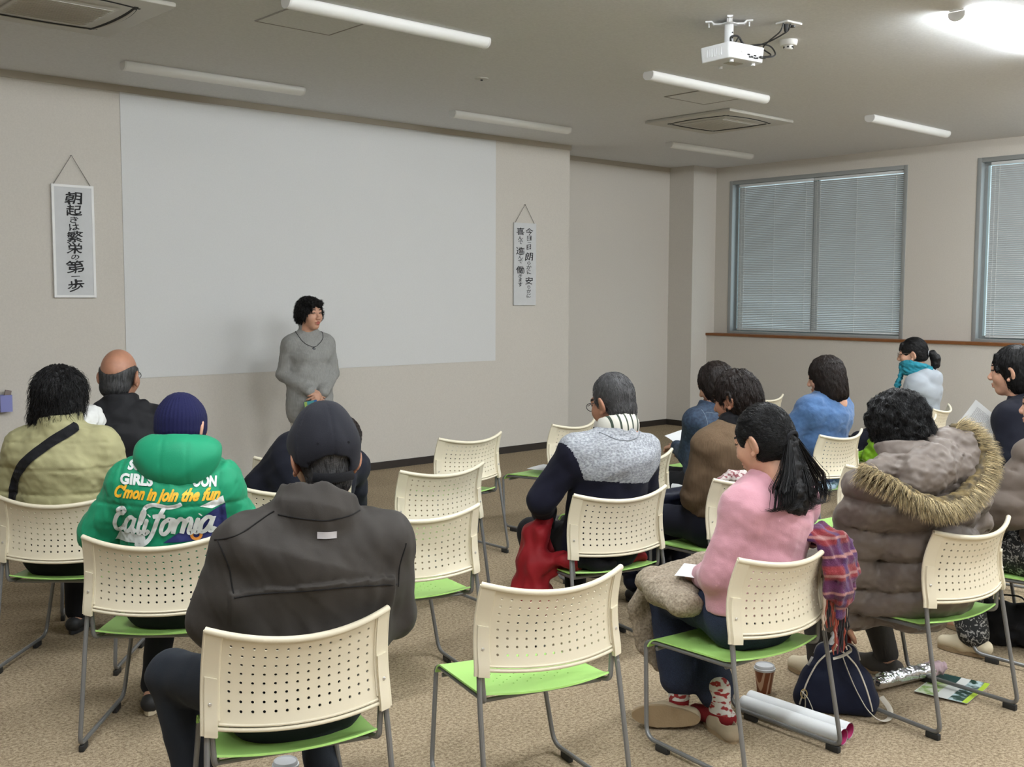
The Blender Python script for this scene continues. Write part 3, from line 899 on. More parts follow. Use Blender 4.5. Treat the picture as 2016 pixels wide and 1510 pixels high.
# ================================================================== people
M_skin = mat('skin', srgb(198, 152, 128), rough=0.5, spec=0.35, sss=0.06, var=.06, vscale=30)
M_skin_d = mat('skin_tanned', srgb(170, 122, 98), rough=0.48, spec=0.4, sss=0.06, var=.08, vscale=30)
M_lip = mat('lips', srgb(165, 88, 78), rough=0.45)
M_brow = mat('brow_and_lash', (0.012, 0.010, 0.009, 1), rough=0.7)
M_hair = mat('black_hair', (0.0065, 0.006, 0.0065, 1), rough=0.5, spec=0.22, bump=.4, bscale=240, stretch=(1, 1, .12))
M_hair_s = mat('black_hair_strand', (0.0075, 0.007, 0.0075, 1), rough=0.42, spec=0.28, island=.35)
M_hair_b = mat('brown_hair', (0.0135, 0.0090, 0.0075, 1), rough=0.5, spec=0.25, bump=.4, bscale=240, stretch=(1, 1, .12))
M_hair_bs = mat('brown_hair_strand', (0.017, 0.011, 0.009, 1), rough=0.42, spec=0.3, island=.4)
M_hair_g = mat('grey_hair', (0.040, 0.039, 0.040, 1), rough=0.6, bump=.5, bscale=300, var=.5, vscale=45)
M_hair_gs = mat('grey_hair_strand', (0.060, 0.058, 0.060, 1), rough=0.5, island=.8)
M_specs = mat('spectacle_frame', (0.02, 0.02, 0.02, 1), rough=0.3)
M_lens = M_glass
M_shoe_w = mat('cream_slipper', srgb(205, 192, 165), rough=0.7, bump=.1)
M_shoe_k = mat('dark_shoe', (0.02, 0.02, 0.022, 1), rough=0.6)
M_sole = mat('shoe_sole', srgb(150, 128, 98), rough=0.8, bump=.3, bscale=150)

V3 = lambda *a: np.array(a, float)

def pose(c=0.0, lean=0.0, neck=None, sh=None, w=.16, el=None, wr=None, hip=None, kn=None, an=None, head=None, hrot=(0, 0, 0), bulk=1.0, hs=1.0):
    """joints of a seated person in chair coordinates (facing +y); el/wr/kn/an = (left, right)"""
    J = {}
    J['hip'] = V3(*(hip or (c, -.055, .50)))
    nk = V3(*(neck or (c, -.10, 1.03))); J['neck'] = nk
    if sh is None: J['sh'] = (nk + V3(-w, .012, -.095), nk + V3(w, .012, -.095))
    else: J['sh'] = (V3(*sh[0]), V3(*sh[1]))
    J['el'] = tuple(V3(*p) for p in (el or ((c - .235, -.06, .72), (c + .235, -.06, .72))))
    J['wr'] = tuple(V3(*p) for p in (wr or ((c - .085, .17, .60), (c + .085, .17, .60))))
    J['hj'] = (J['hip'] + V3(-.095, .02, -.01), J['hip'] + V3(.095, .02, -.01))
    J['kn'] = tuple(V3(*p) for p in (kn or ((c - .12, .36, .475), (c + .12, .36, .475))))
    J['an'] = tuple(V3(*p) for p in (an or ((c - .12, .34, .085), (c + .12, .34, .085))))
    J['head'] = V3(*(head or (nk + V3(0, .05, .13))))
    J['hrot'] = hrot; J['bulk'] = bulk; J['hs'] = hs
    return J

def torso(S, J, inf=0.0, low=True):
    b = J['bulk']; h, n = J['hip'], J['neck']; side = (J['sh'][1] - J['sh'][0])
    w = h + (n - h) * .38; c = h + (n - h) * .72
    w = w + V3(0, -.012, 0); c = c + V3(0, -.020, 0)
    if low: S.cone(h + V3(0, 0, -.02), w, .165 * b + inf, .150 * b + inf, side=(1, 0, 0), fa=.70, fb=.72, k=.05)
    S.cone(w, c, .150 * b + inf, .160 * b + inf, side=side, fa=.72, fb=.70, k=.05)
    m = (J['sh'][0] + J['sh'][1]) / 2
    S.cone(c, m + V3(0, -.01, 0), .160 * b + inf, .13 * b + inf, side=side, fa=.70, fb=.62, k=.05)
    S.cone(J['sh'][0] + V3(0, 0, -.01), J['sh'][1] + V3(0, 0, -.01), .056 * b + inf, .056 * b + inf, k=.05)
    for s in (0, 1): S.cone(n + V3(0, 0, -.035), J['sh'][s] + V3(0, -.008, -.004), .046 + inf * .7, .054 * b + inf * .9, k=.04)

def arms(S, J, inf=0.0, which=(0, 1), cuff=1.0):
    b = J['bulk']
    for s in which:
        sh, e, w = J['sh'][s], J['el'][s], J['wr'][s]
        w = e + (w - e) * cuff
        S.cone(sh, e, .054 * b + inf, .042 * b + inf, k=.022); S.cone(e, w, .042 * b + inf, .031 * b + inf * .9, k=.014)

def legs(S, J, inf=0.0, hem=1.0, flare=0.0):
    S.cone(J['hip'] + V3(-.06, 0, -.01), J['hip'] + V3(.06, 0, -.01), .105 + inf, .105 + inf, k=.05)
    for s in (0, 1):
        a = J['kn'][s] + (J['an'][s] - J['kn'][s]) * hem
        S.cone(J['hj'][s], J['kn'][s], .082 + inf, .058 + inf, k=.04); S.cone(J['kn'][s], a, .056 + inf, .038 + inf + flare, k=.03)

def head_solid(J, vox=.0045):
    S = Solid(vox, .02)
    S.ell((0, -.012, .030), (.077, .097, .098))
    S.ell((0, .028, -.035), (.062, .066, .074), k=.03)
    S.ell((0, .056, -.094), (.030, .026, .024), k=.03)
    for s in (-1, 1):
        S.ell((s * .040, .058, -.022), (.028, .027, .032), k=.025)
        S.ell((s * .034, .104, .012), (.017, .012, .010), k=.012, sub=True)
        S.ell((s * .033, .083, .011), (.0135, .0125, .0125), k=.004)
        S.ell((s * .083, -.016, -.004), (.009, .024, .035), np.array(rot3(s * 30, -12, s * 10)), k=.006)
        S.ell((s * .092, -.008, -.002), (.007, .013, .020), np.array(rot3(s * 30, -12, s * 10)), k=.005, sub=True)
        S.ell((s * .082, -.004, -.036), (.006, .010, .010), k=.006)
        S.ell((s * .011, .104, -.033), (.010, .011, .009), k=.008)
    S.cone((-.036, .082, .034), (.036, .082, .034), .011, .011, k=.018)
    S.cone((0, .090, .012), (0, .112, -.026), .008, .012, k=.012)
    S.ell((0, .092, -.060), (.024, .012, .0065), k=.008); S.ell((0, .090, -.073), (.020, .012, .0075), k=.008)
    S.cone((0, -.025, -.06), (0, -.045, -.17), .054, .058, k=.03)
    return S
_headVF = None
def head_frame(J):
    y, p, r = J['hrot']; return np.array(rot3(y, p, r)), J['head'], J['hs']
def to_local(J, V):
    M, c, s = head_frame(J); return (np.asarray(V) * s) @ M.T + c
def face_mat(V, F):
    C = V[F].mean(1); x, y, z = np.abs(C[:, 0]), C[:, 1], C[:, 2]
    m = np.zeros(len(F), int)
    m[(x < .022 - 1.2 * np.abs(z + .066)) & (np.abs(z + .066) < .013) & (y > .085)] = 1
    m[(np.abs(x - .034) < .017) & (np.abs(z - .0125 + 12 * (x - .034) ** 2) < .0034) & (y > .07)] = 2
    m[(np.abs(x - .036) < .021) & (np.abs(z - .037 + 9 * (x - .034) ** 2) < .0042) & (y > .06)] = 2
    return m

def hand(wr, d, palm, side, curl=(.5, .55, .6, .65), thumb=1.0, s=1.0, vox=.0038):
    """hand from the wrist along d; palm = palm normal; side=+1 thumb toward cross(d,palm)"""
    d = d / np.linalg.norm(d); palm = palm - d * (palm @ d); palm /= np.linalg.norm(palm)
    u = np.cross(d, palm) * side
    S = Solid(vox, .010)
    S.cone(wr - d * .02, wr + d * .02 * s, .027 * s, .025 * s, side=u, fa=.8, k=.015)
    S.cone(wr + d * .02 * s, wr + d * .085 * s, .029 * s, .040 * s, side=u, fa=.50, fb=.34, k=.015)
    ln = (.070, .078, .073, .056)
    for i in range(4):
        b = wr + d * (.088 - .006 * abs(i - 1.2)) * s + u * (.030 - .020 * i) * s
        seg = [b]; c = 0; v = d
        for q, f in enumerate((.45, .32, .23)):
            c += curl[i] * (.7, 1.0, .7)[q]
            v = d * math.cos(c) + palm * math.sin(c) + u * (.06 * (1.2 - i)); seg.append(seg[-1] + v * ln[i] * f * s)
        S.chain(seg, [.0098 * s, .0088 * s, .0080 * s, .0068 * s], k=.004)
    b = wr + d * .030 * s + u * .026 * s
    t1 = b + (d * .6 + u * .75 * thumb + palm * .25) * .042 * s; t2 = t1 + (d * .85 + u * .25 * thumb + palm * .35) * .032 * s; t3 = t2 + (d * .9 + palm * .4) * .022 * s
    S.chain([b, t1, t2, t3], [.0145 * s, .0115 * s, .0100 * s, .0078 * s], k=.006)
    return S.mesh(pad=.012)

def make_body(J, label, loc, turn, skin=None, hands=None, headvox=.0045, vox=.011):
    """the whole body as one mesh (the root); clothing and hair become its children"""
    S = Solid(vox, .03)
    torso(S, J, -.012); arms(S, J, -.008); legs(S, J, -.012)
    S.cone(J['neck'] + V3(0, 0, -.03), to_local(J, [[0, -.03, -.06]])[0], .054, .052, k=.03)
    for s in (0, 1):
        a = J['an'][s]; ft = J.get('foot', {}).get(s)
        if ft: S.cone(ft[0], ft[1], .030, .024, k=.03)
        else: S.cone(a + V3(0, -.03, -.035), a + V3(0, .13, -.055), .034, .026, k=.03)
    parts = [S.mesh()]
    n0 = len(parts[0][1])
    HV, HF = head_solid(J, headvox).mesh(pad=.02)
    fm = face_mat(HV, HF)
    parts.append((to_local(J, HV), HF))
    nh = 0
    for s in (0, 1):
        h = (hands or {}).get(s)
        f = J['wr'][s] - J['el'][s]; f = f / np.linalg.norm(f)
        if h is None: h = dict(d=f + V3(0, .3, -.5), palm=V3(0, -.2, -1.0))
        g = hand(J['wr'][s] + f * .01, np.array(h['d'], float), np.array(h['palm'], float), h.get('side', -1 if s else 1), h.get('curl', (.35, .4, .45, .5)), h.get('thumb', 1.0), h.get('s', .98), h.get('vox', .0045))
        parts.append(g); nh += len(g[1])
    V, F = join_meshes(parts)
    mi = np.concatenate([np.zeros(n0, int), fm, np.zeros(nh, int)])
    o = np_mesh('person', V, F, [skin or M_skin, M_lip, M_brow], None)
    o.data.polygons.foreach_set('material_index', mi.astype(np.int32))
    o.location = loc; o.rotation_euler = (0, 0, R(turn))
    tag(o, label, 'person')
    return o

def solid_part(name, S, m, root, fold=None, matfn=None, label=None):
    V, F = S.mesh(fold)
    o = np_mesh(name, V, F, m, root, matfn)
    if label: o['label'] = label
    return o

def surf(obj):
    me = obj.data
    return BVHTree.FromPolygons([v.co[:] for v in me.vertices], [tuple(p.vertices) for p in me.polygons])

def seam(name, root, tree, pts, m, d=(0, 1, 0), r=.0022, start=.6, step=.008):
    """a thin stitched line laid on a garment, traced by casting along d"""
    d = Vector(d).normalized(); P = [Vector(p) for p in pts]; out = []
    for a, b in zip(P[:-1], P[1:]):
        n = max(2, int((b - a).length / step))
        for i in range(n): out.append(a.lerp(b, i / n))
    out.append(P[-1]); q = []
    for p in out:
        h = tree.ray_cast(p - d * start, d, 2.0)
        if h[0] is not None: q.append(h[0] + h[1] * r * .25)
    if len(q) > 2:
        for _ in range(2): q = [q[0]] + [(q[i - 1] + q[i] * 2 + q[i + 1]) / 4 for i in range(1, len(q) - 1)] + [q[-1]]
        return MB().tube(q, r, 6).build(name, m, root)

def decal(name, root, tree, V, F, m, d=(0, 1, 0), start=.6, off=.0025, maxlen=.010):
    """print lettering: finely divided and pressed on to the cloth"""
    d = Vector(d).normalized()
    bm = bmesh.new(); vs = [bm.verts.new(v) for v in V]
    for f in F:
        try: bm.faces.new([vs[i] for i in f])
        except ValueError: pass
    bmesh.ops.triangulate(bm, faces=bm.faces[:])
    for _ in range(6):
        e = [x for x in bm.edges if x.calc_length() > maxlen]
        if not e: break
        bmesh.ops.subdivide_edges(bm, edges=e, cuts=1); bmesh.ops.triangulate(bm, faces=[f for f in bm.faces if len(f.verts) > 3])
    dead = []; nrm = {}
    for v in bm.verts:
        h = tree.ray_cast(v.co - d * start, d, 2.0)
        if h[0] is None: dead.append(v)
        else:
            v.co = h[0] - d * (off + max(0.0, -.2 - v.co.y)); nrm[v] = h[1]
    bmesh.ops.delete(bm, geom=dead, context='VERTS')
    bm.verts.index_update(); nl = [tuple(nrm[v]) for v in bm.verts]
    me = bpy.data.meshes.new(name); bm.to_mesh(me); bm.free()
    flip = [p.index for p in me.polygons if p.normal.dot(d) > 0]
    if len(flip) * 2 > len(me.polygons): me.flip_normals()
    o = link(name, me, root, [m]); me.normals_split_custom_set_from_vertices(nl)
    return o

# ---- hair
def flow_down(P, crown):
    v = P - crown; v = v / (np.linalg.norm(v, axis=1, keepdims=True) + 1e-6)
    v[:, 2] -= .75; return v
def strands(S, seeds, steps, step, rad, curl=0.0, lift=0.0, flow=None, rg=None, off=.0012, clump=0.0, grow=1.0):
    crown = np.array([0, -.03, .15])
    P = seeds.copy(); out = []; n = len(P)
    ph = rg.uniform(0, 6.28, n); fr = rg.uniform(.6, 1.4, n); jit = rg.normal(size=(n, 3)) * clump
    for k in range(steps):
        d = S.sample(P); g = S.grad(P)
        target = off + lift * (k / steps) ** 2
        P = P - g * (d - target)[:, None]
        out.append(P.copy())
        f = (flow or flow_down)(P, crown) + jit
        f = f - g * (f * g).sum(1, keepdims=True); f /= np.linalg.norm(f, axis=1, keepdims=True) + 1e-6
        if curl:
            b = np.cross(f, g); f = f + b * (curl * np.sin(ph + fr * k * 1.1))[:, None]
        P = P + f * step
    return np.stack(out, 1)
def make_hair(root, J, S, mats, n=500, steps=12, step=.011, rad=.0011, curl=0.0, lift=0.0, fold=None, seed=1, region=None, flow=None, clump=.12, name='hair'):
    V, F = S.mesh(fold)
    parts = [(to_local(J, V), F)]; mi = [np.zeros(len(F), int)]
    rg = np.random.RandomState(seed)
    c = V if region is None else V[region(V)]
    if n and len(c):
        sd = c[rg.randint(0, len(c), n)] + rg.normal(size=(n, 3)) * .002
        path = strands(S, sd, steps, step, rad, curl, lift, flow, rg, clump=clump)
        TV, TF = strand_tubes(path, rad)
        parts.append((to_local(J, TV), TF)); mi.append(np.ones(len(TF), int))
    V2, F2 = join_meshes(parts)
    o = np_mesh(name, V2, F2, list(mats), root)
    o.data.polygons.foreach_set('material_index', np.concatenate(mi).astype(np.int32))
    return o

def ridges(seed, amp, lam=.010):
    """fine combed locks running down the hair"""
    w = waves(seed, lam, amp, 6, (1, 1, .12)); w2 = waves(seed + 5, .035, amp * 1.2, 5, (1, 1, .35))
    return lambda P: w(P) + w2(P)
def curls(seed, amp, lam=.035):
    w = waves(seed, lam, amp, 9); w2 = waves(seed + 3, lam * .45, amp * .6, 7)
    return lambda P: w(P) + w2(P)

def glasses(root, J, m=None, thick=.0016):
    m = m or M_specs
    g = MB()
    for s in (-1, 1):
        ring = [(s * (.034 + .024 * math.cos(a)), .108 - .10 * (abs(.034 + .024 * math.cos(a))) ** 1.5 * .6, .008 + .017 * math.sin(a)) for a in np.linspace(0, 2 * math.pi, 22)]
        g.tube(ring, thick, 6, caps=False)
        g.tube([(s * .058, .098, .012), (s * .076, .06, .014), (s * .080, .0, .016), (s * .083, -.025, .008)], thick, 6)
    g.tube([(-.011, .106, .012), (0, .112, .015), (.011, .106, .012)], thick, 6)
    V = to_local(J, g.v); g.v = [tuple(v) for v in V]
    return g.build('glasses', m, root)

def shoes(root, J, m_up, m_sole, which=(0, 1), turn=(0, 0)):
    for s in which:
        a = J['an'][s]; M = np.array(rot3(turn[s]))
        S = Solid(.006, .02)
        f = lambda x, y, z: V3(a[0], a[1], 0) + M @ V3(x, y, z)
        S.cone(f(0, -.045, .045), f(0, .05, .045), .036, .040, k=.03); S.cone(f(0, .05, .040), f(0, .14, .034), .040, .030, k=.03)
        S.ell(f(0, .06, -.03), (.3, .3, .038), k=.004, sub=True)
        V, F = S.mesh()
        o = np_mesh('shoe', V, F, m_up, root)
        b = MB(); n = 20
        pr = [f(.041 * math.sin(t) * (1.05 if math.cos(t) > 0 else .9), .048 + .122 * math.cos(t) * 1.0, 0) for t in np.linspace(0, 2 * math.pi, n, endpoint=False)]
        b.add([tuple(p[:2]) + (.003,) for p in pr] + [tuple(p[:2]) + (.020,) for p in pr], [tuple(range(n))[::-1], tuple(range(n, 2 * n))] + [(i, (i + 1) % n, n + (i + 1) % n, n + i) for i in range(n)])
        b.build('sole', m_sole, o)

def trousers(root, J, m, inf=.006, hem=.96, flare=0.0, seed=1, fold=True, name='trousers', vox=.009):
    S = Solid(vox, .03); legs(S, J, inf, hem, flare)
    S.cone(J['hip'] + V3(0, 0, -.02), J['hip'] + V3(0, -.01, .10), .165 * J['bulk'] + inf - .004, .155 * J['bulk'] + inf - .006, side=(1, 0, 0), fa=.70, k=.05)
    S.ell((J['hip'][0], -.05, .33), (.4, .30, .083), k=.02, sub=True) if False else None
    return solid_part(name, S, m, root, waves(seed, .10, .0035) if fold else None)

def top(root, J, m, name, inf=.016, fold=None, cuff=1.0, vox=.008, collar=None, low=True, extra=None, matfn=None, neckcut=True, ainf=None, hem=None):
    S = Solid(vox, .035)
    torso(S, J, inf, low); arms(S, J, inf if ainf is None else ainf, cuff=cuff)
    if extra: extra(S)
    if collar:
        hb = to_local(J, [[0, -.035, .0]])[0]
        a = J['neck'] + V3(0, .0, -.02); b = a + (hb - a) / np.linalg.norm(hb - a) * collar[0]
        S.cone(a, b, collar[1], collar[2], k=.02)
        dn = (b - a) / np.linalg.norm(b - a); u_ = np.cross(dn, (0, 1, 0)); u_ /= np.linalg.norm(u_)
        S.ell(b + dn * .075, (collar[2] + .17, collar[2] + .17, .075), np.stack([u_, np.cross(dn, u_), dn], 1), k=.010, sub=True)
    if neckcut:
        hb = to_local(J, [[0, -.03, .0]])[0]; a = J['neck'] + V3(0, .003, .0)
        S.cone(a + (hb - a) * (.50 if not collar else .22), hb + (hb - a) * .5, .056 if not collar else collar[2] - .019, .062 if not collar else collar[2] - .016, k=.010, sub=True)
    if hem: S.ell((J['hip'][0], J['hip'][1] - .02, hem - .60), (.9, .5, .60), k=.01, sub=True)
    return solid_part(name, S, m, root, fold, matfn)

def place(k): x, y, a = CH[k]; return (x, y, 0), a
# ------------------------------------------------------------------ shared cloths
def cloth(name, col, **kw):
    kw.setdefault('rough', .85); kw.setdefault('spec', .2); kw.setdefault('bump', .15); kw.setdefault('bscale', 350); kw.setdefault('sheen', .03)
    return mat(name, col, **kw)
M_navy = cloth('navy_cloth', (0.010, 0.011, 0.020, 1))
M_black = cloth('black_cloth', (0.010, 0.010, 0.012, 1))
M_dtrous = cloth('charcoal_trousers', (0.016, 0.018, 0.023, 1))
M_denim = two_tone('dark_denim', (0.008, 0.013, 0.035, 1), (0.018, 0.030, 0.070, 1), 300, .85, .2, .35, .7)

def head_part(name, S, m, root, J, fold=None, matfn=None):
    V, F = S.mesh(fold); return np_mesh(name, to_local(J, V), F, m, root, matfn)
def arm_rings(J, amp, lam):
    """quilting: channels around the trunk and across the sleeves"""
    def f(P):
        d = np.full(len(P), 1e9); ph = P[:, 2] / lam
        base = np.abs(np.sin(np.pi * (P[:, 2] + .02 * np.sin(P[:, 0] * 14)) / lam)) ** .6
        out = base
        for s in (0, 1):
            for a, b in ((J['sh'][s], J['el'][s]), (J['el'][s], J['wr'][s])):
                w = b - a; L_ = np.linalg.norm(w); t = np.clip(((P - a) @ w) / L_ ** 2, 0, 1)
                dist = np.linalg.norm(P - a - t[:, None] * w, axis=1)
                off = 0 if a is J['sh'][s] else np.linalg.norm(J['el'][s] - J['sh'][s])
                r = np.abs(np.sin(np.pi * (t * L_ + off) / lam)) ** .6
                m = np.clip((.105 - dist) / .02, 0, 1) * (t > .12 if off == 0 else 1)
                out = out * (1 - m) + r * m
        return amp * (out - .6)
    return f
def plus(*fs): return lambda P: sum(f(P) for f in fs)
def ribbon2d(pts, w, sub=6):
    """smooth 2-D stroke -> outline strip of quads (x,z)"""
    P = [np.array(p, float) for p in pts]; Q = []
    for i in range(len(P) - 1):
        p0, p1, p2, p3 = P[max(i - 1, 0)], P[i], P[i + 1], P[min(i + 2, len(P) - 1)]
        for k in range(sub):
            t = k / sub; Q.append(.5 * ((2 * p1) + (-p0 + p2) * t + (2 * p0 - 5 * p1 + 4 * p2 - p3) * t * t + (-p0 + 3 * p1 - 3 * p2 + p3) * t ** 3))
    Q.append(P[-1]); n = len(Q); V = []; F = []
    for i in range(n):
        t = Q[min(i + 1, n - 1)] - Q[max(i - 1, 0)]; t = t / (np.linalg.norm(t) + 1e-9); q = np.array([-t[1], t[0]])
        ww = w * (.55 if i in (0, n - 1) else 1.0)
        V += [Q[i] + q * ww / 2, Q[i] - q * ww / 2]
        if i: F.append((2 * i - 2, 2 * i - 1, 2 * i + 1, 2 * i))
    return V, F

# ------------------------------------------------------------------ man in the black cap (nearest, left)
def man_cap():
    J = pose(c=.045, neck=(.075, -.115, 1.045), sh=((-.115, -.10, .945), (.270, -.10, .925)), el=((-.205, -.065, .735), (.315, -.065, .695)),
             wr=((-.08, .17, .56), (.18, .17, .56)), hip=(.03, -.045, .505), kn=((-.255, .36, .455), (.19, .40, .46)), an=((-.20, .24, .09), (.17, .20, .09)),
             head=(.122, -.035, 1.157), hrot=(-2, -6, 0), bulk=1.12, hs=1.04)
    loc, a = place('A')
    p = make_body(J, 'person seated with back to us in black baseball cap and charcoal jacket', loc, a, M_skin_d)
    trousers(p, J, cloth('slate_trousers', (0.018, 0.022, 0.030, 1)), .016, seed=3)
    shoes(p, J, M_shoe_k, M_shoe_k)
    m = cloth('charcoal_softshell', (0.040, 0.035, 0.031, 1), rough=.7, bump=.08, var=.12, vscale=5)
    md = cloth('charcoal_seam', (0.010, 0.009, 0.009, 1))
    def extra(S):
        S.cone((-.13, -.13, .80), (.24, -.13, .80), .075, .075, k=.05)
        S.cone((-.10, -.125, .69), (.20, -.125, .68), .085, .085, k=.06)
    cf = waves(11, .17, .0065, 7, (1, 1, .6)); w2 = waves(12, .06, .0022)
    def fold(P):
        bow = .842 + .018 * np.sin((P[:, 0] + .18) / .46 * np.pi)
        d = (bow - P[:, 2]); back = np.clip((-.06 - P[:, 1]) / .05, 0, 1) * (np.abs(P[:, 0] - .05) < .225)
        pouch = np.where((d > 0) & (d < .12), .012 * (1 - d / .12), 0) * back
        return cf(P) + w2(P) + pouch
    jk = top(p, J, m, 'jacket', .024, fold, vox=.0060, collar=(.056, .126, .108), extra=extra, ainf=.022, hem=.60)
    t = surf(jk)
    bow = [(-.165 + .445 * i / 14, 0, .832 + .022 * math.sin(math.pi * i / 14) - .014 * i / 14) for i in range(15)]
    seam('seam', p, t, bow, md)
    seam('seam', p, t, [(-.165, 0, .83), (-.17, 0, .90), (-.195, 0, .975)], md)
    seam('seam', p, t, [(.285, 0, .81), (.29, 0, .87), (.31, 0, .93)], md)
    seam('seam', p, t, [(-.20, 0, .972), (-.12, 0, 1.005), (-.047, 0, 1.042)], md)
    seam('seam', p, t, [(-.04, 0, 1.035), (.07, 0, 1.022), (.185, 0, 1.028)], md)
    V, F = text_mesh('-', .1); 
    q = [(.047, 0, .976), (.101, 0, .972), (.102, 0, .990), (.048, 0, .994)]
    decal('reflective_tab', p, t, q, [(0, 1, 2, 3)], mat('pale_tab', (0.42, 0.40, 0.41, 1), rough=.4), off=.004)
    # hair below the cap
    S = Solid(.0045, .012); S.ell((0, -.012, .028), (.081, .101, .098)); S.ell((0, -.055, -.055), (.060, .045, .05), k=.03)
    S.ell((0, .10, -.01), (.12, .095, .2), k=.01, sub=True); S.ell((0, -.06, -.17), (.12, .10, .07), k=.015, sub=True)
    for s in (-1, 1): S.ell((s * .085, .0, -.02), (.02, .026, .045), k=.008, sub=True); S.ell((s * .088, .012, -.075), (.045, .055, .035), k=.01, sub=True)
    make_hair(p, J, S, [M_hair_g, M_hair_gs], 900, 4, .006, .0008, .1, .001, None, 5, lambda V: (V[:, 1] < .02) & (V[:, 2] < .05))
    # cap
    mc = cloth('black_cap_cotton', (0.012, 0.0125, 0.018, 1), rough=.8)
    S = Solid(.0042, .02)
    S.ell((0, -.012, .022), (.092, .110, .092), k=.02); S.ell((0, -.004, .054), (.085, .097, .070), k=.04); S.cone((0, -.01, .05), (0, -.01, -.02), .091, .090, side=(1, 0, 0), fa=1.18, k=.015)
    S.ell((0, -.014, .006), (.0845, .102, .098), k=.005, sub=True)
    S.ell((0, .057, -.099), (.8, .8, .13), np.array(rot3(0, 26, 0)), k=.004, sub=True)
    S.ell((0, -.125, -.022), (.056, .05, .034), k=.006, sub=True)
    cw = waves(4, .10, .0055, 7)
    def cpan(P):
        an = np.arctan2(P[:, 0], -(P[:, 1] + .012)); dd = np.abs((an / (np.pi / 3) + .5) % 1 - .5) * np.pi / 3 * .1
        return cw(P) - .0022 * np.exp(-(dd / .0035) ** 2)
    cap = head_part('cap', S, mc, p, J, cpan)
    S = Solid(.004, .01); S.cone((0, .085, .022), (0, .150, .006), .078, .062, side=(1, 0, 0), fa=.07, fb=.09)
    V, F = S.mesh(); np_mesh('brim', to_local(J, V), F, mc, cap)
    V = to_local(J, MB().lathe([(0, .012), (.006, .011), (.010, .004), (.010, 0)], (0, -.012, .129), 12).v); mb = MB().lathe([(0, .012), (.006, .011), (.010, .004), (.010, 0)], (0, -.012, .129), 12); mb.v = [tuple(v) for v in V]; mb.build('cap_button', mc, cap)
    st = [(.093 * math.sin(x), -.012 - .109 * math.cos(x), -.046 + .012 * (1 - math.cos(x)) * 2) for x in np.linspace(-.62, .62, 15)]
    mb = MB().tube(st, .0125, 6, flat=((0, 0, 1), .25)); mb.v = [tuple(v) for v in to_local(J, mb.v)]; mb.build('strap', M_black, cap)
    mb = MB()
    for s in (-1, 1):
        for ang, z in ((.45, .045),):
            mb.lathe([(.0035, 0), (.0035, .002), (.0015, .002)], (s * .093 * math.sin(ang), -.012 - .112 * math.cos(ang), z), 10, M=rot3(s * ang * 57, 90))
    mb.v = [tuple(v) for v in to_local(J, mb.v)]; mb.build('eyelet', M_black, cap)
man_cap()

